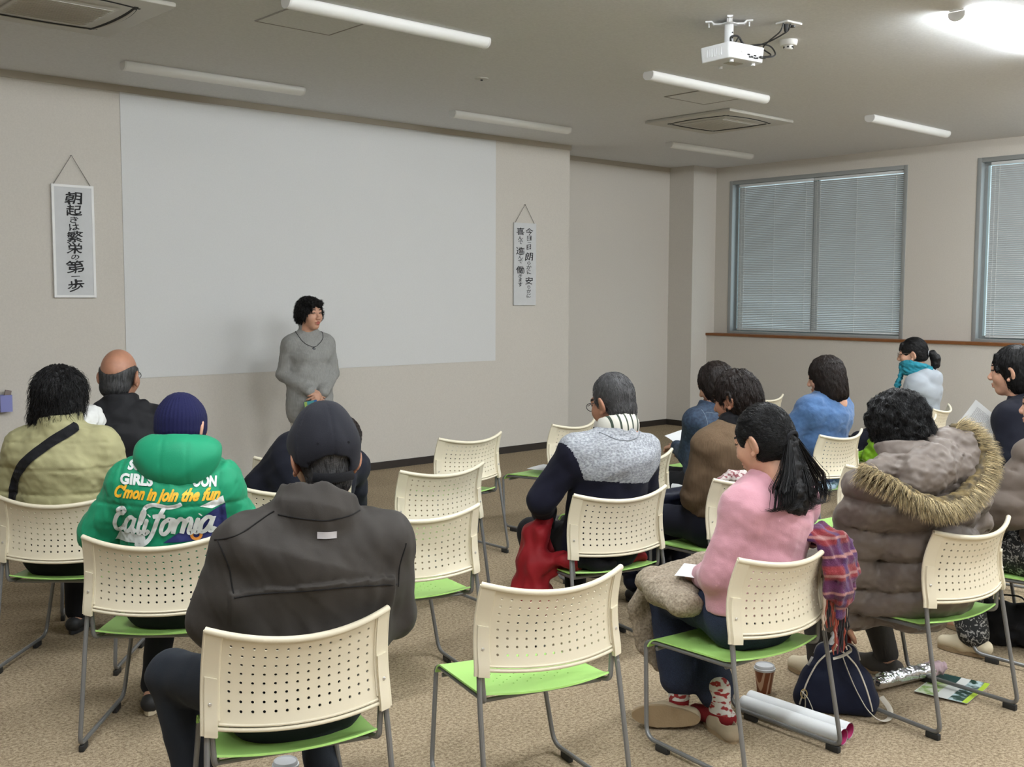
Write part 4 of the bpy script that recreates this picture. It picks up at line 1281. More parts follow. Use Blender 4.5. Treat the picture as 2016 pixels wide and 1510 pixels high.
# ------------------------------------------------------------------ woman in the green jacket
def woman_green():
    J = pose(c=.035, neck=(.065, -.10, 1.02), sh=((-.10, -.09, .925), (.195, -.09, .925)), el=((-.235, -.05, .74), (.262, -.045, .76)),
             wr=((-.10, .17, .58), (.16, .18, .58)), kn=((-.10, .36, .47), (.16, .36, .47)), an=((-.10, .10, .085), (.13, .12, .085)), head=(.060, -.012, 1.125), hrot=(-14, -4, 0), bulk=1.0, hs=1.0)
    loc, a = place('J')
    p = make_body(J, 'person seated in navy knit hat and green padded jacket with printed lettering', loc, a)
    trousers(p, J, M_dtrous, .01); shoes(p, J, M_shoe_k, M_shoe_w)
    m = cloth('green_nylon', (0.012, 0.255, 0.125, 1), rough=.55, bump=.08, sheen=.05)
    def quilt(P):
        c = waves(21, .13, .005)(P) + waves(22, .05, .002)(P)
        return c - .006 * np.exp(-((P[:, 2] - .868) / .006) ** 2) - .006 * np.exp(-((np.abs(P[:, 0] - .05) - .175) / .006) ** 2) * (P[:, 2] > .78)
    jk = top(p, J, m, 'jacket', .036, quilt, vox=.0068, collar=(.06, .095, .09), ainf=.040, hem=.58)
    t = surf(jk)
    hood = Solid(.0065, .03)
    hood.ell((.072, -.150, 1.035), (.155, .095, .085), k=.04); hood.ell((.072, -.165, .985), (.115, .075, .060), k=.05)
    hood.ell((.072, -.120, 1.065), (.150, .090, .055), k=.03)
    hood.cone((.06, -.055, 1.06), (.06, -.01, 1.2), .088, .095, k=.015, sub=True)
    hood.ell((.072, -.09, 1.155), (.135, .09, .052), k=.015, sub=True)
    hw = waves(23, .11, .004)
    hd = solid_part('hood', hood, [m, M_navy], p, lambda P: hw(P) - .0022 * np.exp(-((np.abs(P[:, 0] - .078) - .045) / .005) ** 2),
                    lambda C: ((((C[:, 0] - .065) / .118) ** 2 + ((C[:, 1] + .075) / .105) ** 2 < .80) & (C[:, 2] > 1.04)).astype(int))
    w = mat('white_print', (0.72, 0.74, 0.73, 1), rough=.6); y = mat('yellow_print', (0.80, 0.42, 0.02, 1), rough=.6); b = mat('blue_print', (0.016, 0.022, 0.13, 1), rough=.6)
    o_ = mat('orange_print', (0.75, 0.28, 0.04, 1), rough=.6)
    def txt(s, cx, cz, size, bold, shear, width, m, tilt=0.0):
        V, F = text_mesh(s, size, bold, shear); V = V - (V.max(0) + V.min(0)) / 2
        k = width / np.ptp(V[:, 0]) if width else 1.0
        decal('lettering', p, t, [(cx + v[0] * k, -.2, cz + v[1] + tilt * v[0] * k) for v in V], F, m, off=.004)
    txt('SU', -.074, 1.008, .040, .0022, .1, .052, w, -.05); txt('GIRLS', -.060, .962, .048, .0024, .0, .125, w, -.03)
    txt('OON', .178, .954, .048, .0024, .0, .080, w, -.05)
    txt("C'mon in join the fun", .045, .908, .058, .0026, .45, .375, y, -.03)
    u = .0165; ox, oz = -.158, .772
    def zz(z): return (z * .024 if z < 0 else z * .040 if z < 1.4 else .056 + (z - 1.4) * .0165)
    L_ = []
    def sh(pts, dx, sl=.30): L_.append([(ox + (dx + x) * .0345 + sl * zz(z) * .95, oz + zz(z)) for x, z in pts])
    sh([(.75, 2.35), (.95, 2.9), (.6, 3.3), (.15, 2.9), (.2, 2.2), (.55, 2.0), (.85, 2.3)], 0); sh([(.55, 2.0), (.1, 1.5), (-.05, .6), (.3, .0), (.85, .2), (1.2, .7)], 0)
    def la(dx): sh([(.95, 1.2), (.5, 1.45), (.05, .9), (.1, .1), (.55, .1), (.9, .7), (1.0, 1.4), (.92, .3), (1.1, .0), (1.4, .35)], dx)
    la(1.25); sh([(.25, .8), (.5, 2.4), (.35, 3.1), (.2, 2.0), (.15, .5), (.35, .0), (.65, .3)], 2.75); sh([(.2, 1.4), (.1, .4), (.3, 0), (.65, .35)], 3.5); sh([(.25, 2.05), (.32, 2.25)], 3.5)
    sh([(.9, 4.3), (.75, 3.0), (.5, 1.4), (.25, .0), (-.15, -1.3), (-.8, -1.8), (-1.4, -1.6)], 4.3); sh([(-.75, 3.3), (-.55, 4.0), (.1, 4.5), (.9, 4.3), (1.7, 4.0), (2.5, 4.2), (3.0, 4.7)], 4.1, .2)
    sh([(-.2, 1.9), (.4, 2.1), (1.1, 2.0)], 4.4)
    sh([(.65, 1.4), (.15, 1.0), (.1, .25), (.5, 0), (.9, .45), (.9, 1.1), (.6, 1.4), (1.3, 1.3)], 5.3); sh([(.1, 1.4), (.1, .0), (.15, .8), (.5, 1.4), (.8, 1.2)], 6.55)
    sh([(.1, 1.4), (.05, .0), (.15, .9), (.5, 1.4), (.75, 1.0), (.7, .2), (.9, .0), (1.15, .3)], 7.45); sh([(.1, 1.4), (.0, .4), (.2, 0), (.55, .35)], 8.7); sh([(.15, 2.0), (.22, 2.2)], 8.7); la(9.15)
    pz = [(.035, .738), (.245, .745), (.245, .87), (.215, .855), (.13, .80)]
    decal('print_patch', p, t, [(x, -.2, z) for x, z in pz], [(0, 1, 2, 3, 4)], b, off=.003)
    decal('print_patch', p, t, [(x, -.2, z) for x, z in [(.205, .858), (.245, .872), (.24, .90), (.165, .868)]], [(0, 1, 2, 3)], w, off=.0035)
    decal('print_patch', p, t, [(x, -.2, z) for x, z in [(-.165, .728), (-.025, .738), (-.03, .768), (-.14, .766)]], [(0, 1, 2, 3)], w, off=.003)
    c = [(.148 + .020 * math.cos(q), -.2, .762 + .020 * math.sin(q)) for q in np.linspace(0, 6.283, 24, endpoint=False)] + [(.148 + .010 * math.cos(q), -.2, .762 + .010 * math.sin(q)) for q in np.linspace(0, 6.283, 24, endpoint=False)]
    decal('print_patch', p, t, c, [(i, (i + 1) % 24, 24 + (i + 1) % 24, 24 + i) for i in range(24)], o_, off=.0045)
    Vs = []; Fs = []
    for i, q in enumerate(L_):
        V, F = ribbon2d(q, .0150); n = len(Vs); Vs += [(v[0], -.2 - i * .00025, v[1]) for v in V]; Fs += [tuple(i + n for i in f) for f in F]
    decal('lettering', p, t, Vs, Fs, w, off=.005)
    S = Solid(.005, .015); S.ell((0, -.018, .0), (.080, .098, .09)); S.ell((0, .09, -.01), (.12, .085, .2), k=.01, sub=True); S.ell((0, 0, .12), (.2, .2, .10), k=.01, sub=True); S.ell((0, 0, -.13), (.2, .2, .05), k=.01, sub=True)
    make_hair(p, J, S, [M_hair, M_hair_s], 300, 8, .009, .001, .1, .004, None, 6)
    mk = cloth('navy_rib_knit', (0.009, 0.010, 0.048, 1), rough=.9)
    S = Solid(.004, .02); S.ell((0, -.012, .030), (.087, .106, .092), k=.015); S.ell((0, -.02, .098), (.042, .046, .026), k=.03)
    S.cone((0, -.012, .02), (0, -.012, -.03), .086, .084, side=(1, 0, 0), fa=1.18, k=.02); S.ell((0, 0, -.163), (.7, .7, .13), np.array(rot3(0, 7, 0)), k=.006, sub=True); S.ell((0, -.015, .010), (.0785, .098, .098), k=.004, sub=True)
    S.cone((0, .03, 0), (0, .12, -.04), .07, .07, k=.01, sub=True) if False else None
    def rib(P):
        an = np.arctan2(P[:, 0], P[:, 1] + .012); return .0016 * np.sin(an * 44) + .004 * np.exp(-((P[:, 2] + .012) / .020) ** 2)
    head_part('knit_hat', S, mk, p, J, rib)
woman_green()

# ------------------------------------------------------------------ woman in the olive jacket (left edge)
def woman_olive():
    J = pose(c=-.03, neck=(-.015, -.10, 1.045), w=.155, el=((-.275, -.05, .74), (.20, -.05, .74)), head=(-.035, -.045, 1.172), hrot=(-6, 0, 0), bulk=1.02, hs=1.04)
    loc, a = place('K')
    p = make_body(J, 'person seated at the left edge in olive jacket with black cross strap', loc, a)
    trousers(p, J, M_black, .012); shoes(p, J, M_shoe_k, M_shoe_k)
    m = cloth('olive_nylon', (0.345, 0.325, 0.175, 1), rough=.7, var=.08, vscale=6)
    ml = cloth('olive_seam', (0.16, 0.15, 0.075, 1))
    wv = waves(31, .13, .006); w2 = waves(32, .05, .0022)
    def fold(P):
        return wv(P) + w2(P) - .006 * np.exp(-((P[:, 2] - .875) / .007) ** 2) - .005 * np.exp(-((P[:, 2] - .765) / .007) ** 2) - .004 * np.exp(-((P[:, 2] - .985) / .006) ** 2)
    jk = top(p, J, m, 'jacket', .036, fold, vox=.0072, collar=(.065, .100, .096), ainf=.038, hem=.58)
    t = surf(jk)
    pts = [Vector((.075, 0, 1.060)), Vector((.045, 0, 1.035)), Vector((-.03, 0, .985)), Vector((-.13, 0, .90)), Vector((-.20, 0, .81)), Vector((-.225, 0, .70)), Vector((-.23, 0, .62))]
    Vs = []; Fs = []
    V, F = ribbon2d([(q.x, q.z) for q in pts], .044)
    decal('bag_strap', p, t, [(v[0], -.2, v[1]) for v in V], F, M_black, off=.006)
    S = Solid(.006, .02); S.cone((.02, -.045, 1.04), (.055, .02, 1.06), .075, .07); S.ell(J['neck'] + V3(-.03, .05, .10), (.10, .08, .10), k=.02, sub=True)
    solid_part('white_scarf', S, cloth('white_cotton', (0.6, 0.6, 0.58, 1)), p, waves(33, .05, .004))
    S = Solid(.005, .03); S.ell((0, -.02, .028), (.104, .112, .108)); S.ell((0, -.045, -.06), (.100, .080, .080), k=.04); S.ell((-.02, -.03, -.11), (.085, .06, .05), k=.05)
    S.ell((0, .11, -.03), (.070, .075, .12), k=.02, sub=True)
    make_hair(p, J, S, [M_hair, M_hair_s], 1700, 13, .011, .0011, .22, .024, ridges(3, .003, .016), 7, clump=.45)
woman_olive()

# ------------------------------------------------------------------ bald man
def man_bald():
    J = pose(c=.02, neck=(.035, -.095, 1.055), w=.165, head=(.030, -.02, 1.192), hrot=(-20, -4, 0), bulk=1.06, hs=1.12)
    loc, a = place('Y')
    p = make_body(J, 'person seated in black hooded jacket and glasses, just ahead of the olive jacket', loc, a, M_skin_d, headvox=.0038)
    trousers(p, J, M_black); shoes(p, J, M_shoe_k, M_shoe_k)
    m = cloth('black_nylon', (0.011, 0.011, 0.013, 1), rough=.65)
    def ex(S):
        S.ell((.035, -.165, .985), (.135, .055, .085), k=.03); S.cone((-.06, -.14, 1.05), (.14, -.13, 1.05), .035, .035, k=.03)
    jk = top(p, J, m, 'jacket', .026, waves(41, .10, .005), vox=.0085, collar=(.06, .095, .10), extra=ex)
    S = Solid(.0038, .012); S.ell((0, -.012, .026), (.0825, .1035, .098)); S.ell((0, -.06, -.05), (.066, .052, .05), k=.03)
    S.ell((0, -.02, .122), (.082, .19, .122), np.array(rot3(0, -4, 0)), k=.022, sub=True)
    S.ell((0, .10, -.01), (.12, .085, .2), k=.01, sub=True); S.ell((0, -.06, -.19), (.12, .10, .09), k=.015, sub=True)
    for s in (-1, 1): S.ell((s * .088, .0, -.022), (.02, .028, .040), k=.008, sub=True); S.ell((s * .088, .012, -.075), (.045, .055, .035), k=.01, sub=True)
    make_hair(p, J, S, [M_hair_g, mat('dark_grey_strand', (.03, .03, .03, 1), rough=.5, island=.6)], 900, 5, .007, .0008, .1, .001, None, 8, lambda V: V[:, 1] < .04)
    glasses(p, J)
man_bald()

# ------------------------------------------------------------------ person bowing forward in navy
def person_bow():
    J = pose(c=.10, neck=(.19, .07, .935), sh=((.035, .02, .885), (.325, .10, .785)), el=((-.125, .06, .72), (.36, .22, .56)), wr=((.02, .28, .56), (.24, .36, .54)),
             hip=(.06, -.05, .50), head=(.285, .17, .885), hrot=(-25, -38, 14), bulk=1.05)
    loc, a = place('L')
    p = make_body(J, 'person in dark navy jacket bowing forward, mostly hidden beyond the black cap', loc, a)
    trousers(p, J, M_navy); shoes(p, J, M_shoe_k, M_shoe_k)
    def ex(S): S.cone((.03, -.03, .82), (.10, -.08, .62), .13, .15, k=.06)
    top(p, J, cloth('midnight_wool', (0.010, 0.011, 0.019, 1)), 'jacket', .028, waves(51, .10, .006), vox=.009, extra=ex)
    S = Solid(.0055, .03); S.ell((0, -.015, .03), (.098, .112, .112)); S.ell((0, -.04, -.05), (.088, .07, .07), k=.04); S.ell((0, .11, -.03), (.068, .07, .11), k=.02, sub=True)
    make_hair(p, J, S, [M_hair_b, M_hair_bs], 500, 11, .010, .0011, .15, .006, ridges(5, .002), 9)
person_bow()

# ------------------------------------------------------------------ man in the grey and navy sweater
def man_sweater():
    J = pose(c=.01, neck=(.035, -.125, 1.025), sh=((-.150, -.105, .925), (.195, -.105, .915)), el=((-.285, -.03, .715), (.255, -.05, .72)), wr=((-.14, .19, .58), (.14, .2, .58)),
             head=(.080, -.045, 1.128), hrot=(10, -16, 0), bulk=1.10, hs=1.06)
    loc, a = place('E')
    p = make_body(J, 'person seated in grey and navy knit sweater over a plaid collar', loc, a, M_skin_d, headvox=.004)
    trousers(p, J, M_black, .012); shoes(p, J, M_shoe_k, M_shoe_k)
    mg = two_tone('grey_melange_knit', (0.17, 0.18, 0.20, 1), (0.40, 0.415, 0.44, 1), 90, .95, .35, .33, .68, stretch=(1, 1, 1.6), detail=5)
    wv = waves(61, .10, .0048, 7, (.5, .5, 1.4)); wn = waves(62, .22, .006)
    def split(C):
        lim = .806 - .10 * (C[:, 0] + .04) + np.maximum(0, np.abs(C[:, 0] - .02) - .185) * 2.2
        return (C[:, 2] < lim).astype(int)
    sw = top(p, J, [mg, cloth('navy_knit', (0.008, 0.008, 0.018, 1), rough=.95)], 'sweater', .022, plus(wv, wn), vox=.0068, matfn=split, collar=(.028, .082, .078))
    mgd = cloth('grey_rib', (0.20, 0.21, 0.23, 1))
    t = surf(sw)
    seam('neck_rib', p, t, [(-.075, 0, 1.02), (-.02, 0, .99), (.04, 0, .982), (.10, 0, .99), (.145, 0, 1.01)], mgd, r=.003)
    mp = two_tone('plaid_flannel', (0.55, 0.53, 0.47, 1), (0.03, 0.045, 0.03, 1), 4, .9, 0, .80, .86, stretch=(2.2, 2.2, .4), tex='wave')
    S = Solid(.005, .02); b = to_local(J, [[0, -.035, -.098]])[0]; a_ = J['neck'] + V3(.0, .0, .0)
    S.cone(a_, b, .084, .078, k=.02); S.cone(a_ + V3(0, .01, .03), b + (b - a_) * .8, .064, .066, k=.006, sub=True)
    solid_part('shirt_collar', S, mp, p)
    S = Solid(.004, .012); S.ell((0, -.012, .032), (.0815, .1025, .1035)); S.ell((0, -.055, -.045), (.062, .050, .048), k=.03)
    S.ell((0, .105, .0), (.12, .082, .12), k=.01, sub=True); S.ell((0, -.06, -.165), (.12, .10, .075), k=.015, sub=True)
    for s in (-1, 1): S.ell((s * .088, .0, -.022), (.02, .028, .040), k=.008, sub=True); S.ell((s * .088, .012, -.075), (.045, .055, .035), k=.01, sub=True)
    make_hair(p, J, S, [M_hair_g, M_hair_gs], 1700, 4, .0065, .0008, .25, .004, None, 10, lambda V: V[:, 1] < .07, clump=.4)
    glasses(p, J)
man_sweater()

# ------------------------------------------------------------------ woman in the denim jacket
def woman_denim():
    J = pose(c=.03, neck=(.045, -.085, .985), w=.150, el=((-.045, .03, .665), (.245, .10, .66)), wr=((.125, .245, .675), (.24, .28, .64)), head=(.075, -.075, 1.092), hrot=(10, -22, 0), bulk=.96)
    loc, a = place('N')
    p = make_body(J, 'person seated in denim jacket reading a white sheet', loc, a, hands={0: dict(d=(.6, .7, .1), palm=(.2, .1, -1)), 1: dict(d=(0, 1, .1), palm=(-.5, 0, -.8))})
    trousers(p, J, M_black); shoes(p, J, M_shoe_k, M_shoe_w)
    m = two_tone('blue_denim', (0.012, 0.022, 0.044, 1), (0.036, 0.062, 0.108, 1), 60, .85, .2, .3, .75, detail=6)
    ml = mat('denim_stitch', (0.13, 0.16, 0.20, 1), rough=.9)
    def ex(S): S.cone((-.02, -.10, .62), (.08, -.10, .62), .12, .12, k=.05)
    jk = top(p, J, m, 'jacket', .020, waves(71, .08, .004), vox=.008, collar=(.012, .088, .086), extra=ex)
    t = surf(jk)
    for pts in ([(-.10, 0, .945), (.03, 0, .925), (.18, 0, .94)], [(-.02, 0, .92), (-.01, 0, .75)], [(.10, 0, .92), (.095, 0, .75)], [(-.115, 0, .96), (-.12, 0, .86), (-.10, 0, .78)]):
        seam('stitching', p, t, pts, ml, r=.0018)
    S = Solid(.005, .03); S.ell((0, -.015, .028), (.097, .112, .112)); S.ell((0, -.03, -.06), (.094, .085, .085), k=.05); S.ell((0, -.015, -.12), (.075, .062, .04), k=.05)
    S.ell((0, .125, -.05), (.055, .062, .12), k=.02, sub=True)
    make_hair(p, J, S, [M_hair_b, M_hair_bs], 700, 14, .013, .0011, .06, .004, ridges(6, .0018), 11)
    S = Solid(.005, .01); S.chain([to_local(J, [[0, -.10, -.03]])[0], to_local(J, [[-.01, -.11, -.10]])[0], to_local(J, [[-.02, -.09, -.17]])[0]], [.028, .024, .010])
    solid_part('hair_tail', S, M_hair_b, p)
woman_denim()

# ------------------------------------------------------------------ person in the brown ribbed sweater
def person_brown():
    J = pose(c=.02, neck=(.045, -.085, .995), w=.155, el=((-.135, -.01, .635), (.24, .03, .66)), wr=((.06, .20, .60), (.14, .25, .60)), head=(.072, -.075, 1.112), hrot=(14, -14, 0), bulk=1.02, hs=1.04,
             kn=((-.10, .38, .475), (.16, .38, .475)))
    loc, a = place('P')
    p = make_body(J, 'person seated in brown ribbed sweater, just behind the denim jacket', loc, a, M_skin_d, headvox=.0038)
    trousers(p, J, M_navy, .010); shoes(p, J, M_shoe_k, M_shoe_k)
    m = two_tone('brown_rib_knit', (0.095, 0.059, 0.031, 1), (0.120, 0.076, 0.041, 1), 150, .95, .45, .3, .7, stretch=(1, 1, .05), detail=2)
    top(p, J, m, 'sweater', .026, waves(81, .10, .005), vox=.0072, collar=(.02, .080, .076), hem=.56)
    S = Solid(.005, .02); b = to_local(J, [[0, -.03, -.09]])[0]; S.cone(J['neck'] + V3(0, 0, .0), b, .074, .066)
    solid_part('undershirt_collar', S, M_black, p, waves(82, .03, .002))
    S = Solid(.0048, .025); S.ell((0, -.015, .036), (.094, .112, .108)); S.ell((.01, -.045, -.03), (.086, .078, .075), k=.05); S.ell((0, -.07, -.085), (.05, .04, .05), k=.04)
    S.ell((0, .118, -.03), (.075, .080, .105), k=.015, sub=True)
    for s in (-1, 1): S.ell((s * .094, .012, -.026), (.030, .040, .050), k=.008, sub=True)
    make_hair(p, J, S, [M_hair_b, M_hair_bs], 1300, 11, .011, .0011, .05, .007, ridges(8, .003, .014), 12, clump=.16)
person_brown()

# ------------------------------------------------------------------ woman in the pink sweater
def woman_pink():
    J = pose(c=.05, neck=(.085, -.09, .985), sh=((-.045, -.08, .885), (.235, -.085, .875)), el=((-.125, -.045, .655), (.295, .0, .66)), wr=((-.025, .105, .602), (.19, .2, .58)),
             hip=(.045, -.045, .50), kn=((.045, .375, .47), (.19, .39, .47)), an=((.005, .245, .115), (.075, .11, .085)), head=(.075, -.065, 1.105), hrot=(4, -16, 0), bulk=.98)
    J['foot'] = {0: (V3(-.005, .20, .055), V3(-.115, .295, .052))}
    loc, a = place('C')
    p = make_body(J, 'person seated in pink sweater and wide dark jeans, fleece coat on the lap', loc, a, headvox=.0038, vox=.010, hands={0: dict(d=(.45, .8, -.2), palm=(.1, .1, -1))})
    V0 = None
    S = Solid(.0075, .03); legs(S, J, .006, .84, .030)
    S.cone(J['hip'] + V3(0, -.02, -.02), J['hip'] + V3(0, -.01, .10), .168, .155, side=(1, 0, 0), fa=.72, k=.05)
    jt = solid_part('jeans', S, M_denim, p, waves(91, .11, .005))
    seam('pocket_stitch', p, surf(jt), [(-.07, 0, .50), (-.05, 0, .455), (.02, 0, .44), (.05, 0, .50)], mat('jeans_stitch', (.03, .045, .09, 1), rough=.9), r=.0016)
    m = cloth('pink_wool', (0.56, 0.285, 0.335, 1), rough=.95, bump=.25, bscale=220, sheen=.3, var=.06, vscale=14)
    def ex(S): S.cone((.0, -.075, .57), (.09, -.075, .57), .105, .105, k=.05); S.cone((.045, -.052, .58), (.045, -.048, .50), .184, .186, side=(1, 0, 0), fa=.76, k=.03)
    top(p, J, m, 'sweater', .024, plus(waves(92, .16, .0065, 6, (1, 1, .8)), waves(93, .05, .0012)), vox=.0066, collar=(.045, .074, .066), extra=ex, hem=.535)
    S = Solid(.006, .01); e = J['wr'][0] - J['el'][0]; e = e / np.linalg.norm(e)
    S.cone(J['wr'][0] - e * .03, J['wr'][0] + e * .025, .040, .042, k=.01); solid_part('cuff', S, cloth('maroon_cuff', (0.13, 0.006, 0.014, 1)), p)
    S = Solid(.0042, .025); S.ell((0, -.012, .032), (.088, .107, .108)); S.ell((0, -.04, -.02), (.080, .076, .07), k=.03)
    S.ell((0, .105, -.03), (.074, .062, .125), k=.014, sub=True)
    for s in (-1, 1): S.ell((s * .086, .012, -.030), (.026, .034, .055), k=.010, sub=True)
    S.ell((0, -.05, -.14), (.12, .12, .07), k=.02, sub=True)
    tail = np.array([0, -.112, -.010])
    hr = make_hair(p, J, S, [M_hair, M_hair_s], 900, 12, .010, .0008, 0, 0, ridges(7, .0012, .009), 13, flow=lambda P, c: tail - P, clump=.03)
    rt = lambda q: to_local(J, [q])[0]
    S = Solid(.006, .02)
    ctr = [rt((.002, -.112, -.008)), V3(.085, -.200, 1.02), V3(.075, -.215, .95), V3(.060, -.222, .90), V3(.060, -.215, .875)]
    S.chain(ctr, [.024, .042, .056, .050, .014], side=(1, 0, 0), fa=.55)
    pw = solid_part('ponytail', S, M_hair, p, ridges(9, .003, .012))
    rg = np.random.RandomState(4); paths = []
    clumps = [(rg.normal(size=2) * (.6, .5), rg.uniform(.72, 1.12), rg.choice([-1, 1]) * rg.uniform(.5, 1.3), rg.uniform(.5, .72)) for _ in range(22)]
    for i in range(760):
        k, sp, fl, st_ = clumps[i % 22]; k = k + rg.normal(size=2) * .16; sp = sp * rg.uniform(.94, 1.05)
        q = []
        for t in np.linspace(0, 1, 18):
            f = t * 4 * sp; i0 = min(int(f), 3); c = ctr[i0] + (ctr[i0 + 1] - ctr[i0]) * (f - i0)
            w = (.020 + .078 * min(1, t * 2.2))
            tail_ = max(0, t - st_) / (1 - st_)
            x = c + V3(k[0] * w, k[1] * w * .5 - .006, 0) + V3(fl * .065 * tail_ ** 1.6, -.010 * tail_, .035 * tail_ ** 2.2 * abs(fl))
            q.append(x)
        paths.append(q)
    for i in range(14):
        b = V3(.07, -.16, 1.03) + rg.normal(size=3) * .012; q = []
        for t in np.linspace(0, 1, 18):
            a_ = t * 3.4; q.append(b + V3(-.045 * math.sin(a_) * (1 + .3 * rg.rand() * .1), -.02, -.055 * (1 - math.cos(a_)) * .62 - .0 * t))
        paths.append(q)
    V, F = strand_tubes(np.array(paths), .0011); np_mesh('loose_strands', V, F, M_hair_s, pw)
    mb = MB(); c0, c1 = rt((.002, -.105, -.004)), rt((.002, -.122, -.016)); d = Vector(c1 - c0).normalized(); u = d.orthogonal().normalized(); w_ = d.cross(u)
    mb.tube([Vector((c0 + c1) / 2) + (u * math.cos(q) + w_ * math.sin(q)) * .028 for q in np.linspace(0, 6.283, 20)], .007, 8, caps=False); mb.build('hair_tie', M_black, p)
    # patterned socks and slip-on shoes
    ms = two_tone('nordic_sock', (0.62, 0.60, 0.56, 1), (0.30, 0.03, 0.03, 1), 46, .95, .2, .52, .58, stretch=(.8, .8, 1.4), tex='noise', detail=1)
    mr = cloth('red_sock_foot', (0.22, 0.015, 0.018, 1))
    for s in (0, 1):
        a_ = J['an'][s]; S = Solid(.006, .02); S.cone(a_ + V3(0, .01, .075), a_ + V3(-.01 * (1 - s), -.0, -.05 + .03 * s), .046, .036)
        if s: S.cone(a_ + V3(0, -.03, -.03), a_ + V3(0, .12, -.05), .038, .030)
        solid_part('sock', S, [ms, mr], p, None, lambda C, z=a_[2]: (C[:, 2] < z - .012).astype(int))
    mu = cloth('beige_canvas', (0.36, 0.29, 0.20, 1))
    # left shoe stands on its toe with the sole turned back, right shoe flat
    for s, (o_, M) in enumerate(((V3(-.075, .215, .052), np.array([[.10, -.745, .66], [.05, .667, .745], [-.994, 0.04, -.08]])), (V3(.055, .125, .0), np.array(rot3(-160, 0, 0))))):
        if s == 1: M = np.array(rot3(-25, 0, 0)); o_ = V3(.062, .085, 0)
        f = lambda x, y, z: o_ + M @ V3(x, y, z)
        S = Solid(.006, .02); S.cone(f(0, -.075, .030), f(0, .03, .034), .036, .042, k=.03); S.cone(f(0, .03, .032), f(0, .115, .026), .042, .030, k=.03)
        S.ell(f(0, .03, -.041), (.4, .4, .046), M, k=.004, sub=True); S.ell(f(0, -.035, .062), (.024, .045, .035), M, k=.008, sub=True)
        V, F = S.mesh(); sh = np_mesh('shoe', V, F, mu, p)
        b = MB(); n = 24
        pr = [(.046 * math.sin(q) * (1.0 if math.cos(q) > 0 else .86) , .022 + .128 * math.cos(q)) for q in np.linspace(0, 6.2832, n, endpoint=False)]
        b.add([tuple(f(x, y, -.004)) for x, y in pr] + [tuple(f(x, y, .016)) for x, y in pr], [tuple(range(n))[::-1], tuple(range(n, 2 * n))] + [(i, (i + 1) % n, n + (i + 1) % n, n + i) for i in range(n)])
        b.build('sole', M_sole, sh)
woman_pink()

# ------------------------------------------------------------------ woman in the blue sweater
def woman_blue():
    J = pose(c=.0, neck=(.01, -.105, 1.0), w=.165, el=((-.24, .02, .70), (.25, .0, .72)), wr=((-.09, .22, .60), (.1, .22, .60)), head=(.005, -.105, 1.105), hrot=(18, -12, 0), bulk=1.06, hs=1.02)
    loc, a = place('Q')
    p = make_body(J, 'person seated in fluffy blue sweater before the window wall', loc, a, headvox=.0038)
    trousers(p, J, two_tone('dark_tartan', (0.008, 0.008, 0.010, 1), (0.09, 0.012, 0.015, 1), 26, .9, 0, .6, .75, tex='wave'), .014); shoes(p, J, M_shoe_k, M_shoe_w)
    m = cloth('blue_mohair', (0.070, 0.140, 0.285, 1), rough=1.0, bump=.35, bscale=160, sheen=.2, var=.10, vscale=22)
    top(p, J, m, 'sweater', .030, plus(waves(101, .09, .006), waves(102, .03, .0014)), vox=.0075, collar=(.075, .076, .066), neckcut=False)
    S = Solid(.0048, .03); S.ell((0, -.014, .030), (.098, .113, .110)); S.ell((0, -.026, -.065), (.104, .098, .09), k=.05); S.ell((0, -.026, -.125), (.094, .088, .05), k=.04)
    S.ell((0, .125, -.05), (.052, .050, .14), k=.014, sub=True)
    make_hair(p, J, S, [M_hair_b, M_hair_bs], 900, 16, .013, .0010, .04, .002, ridges(10, .0014), 14)
woman_blue()

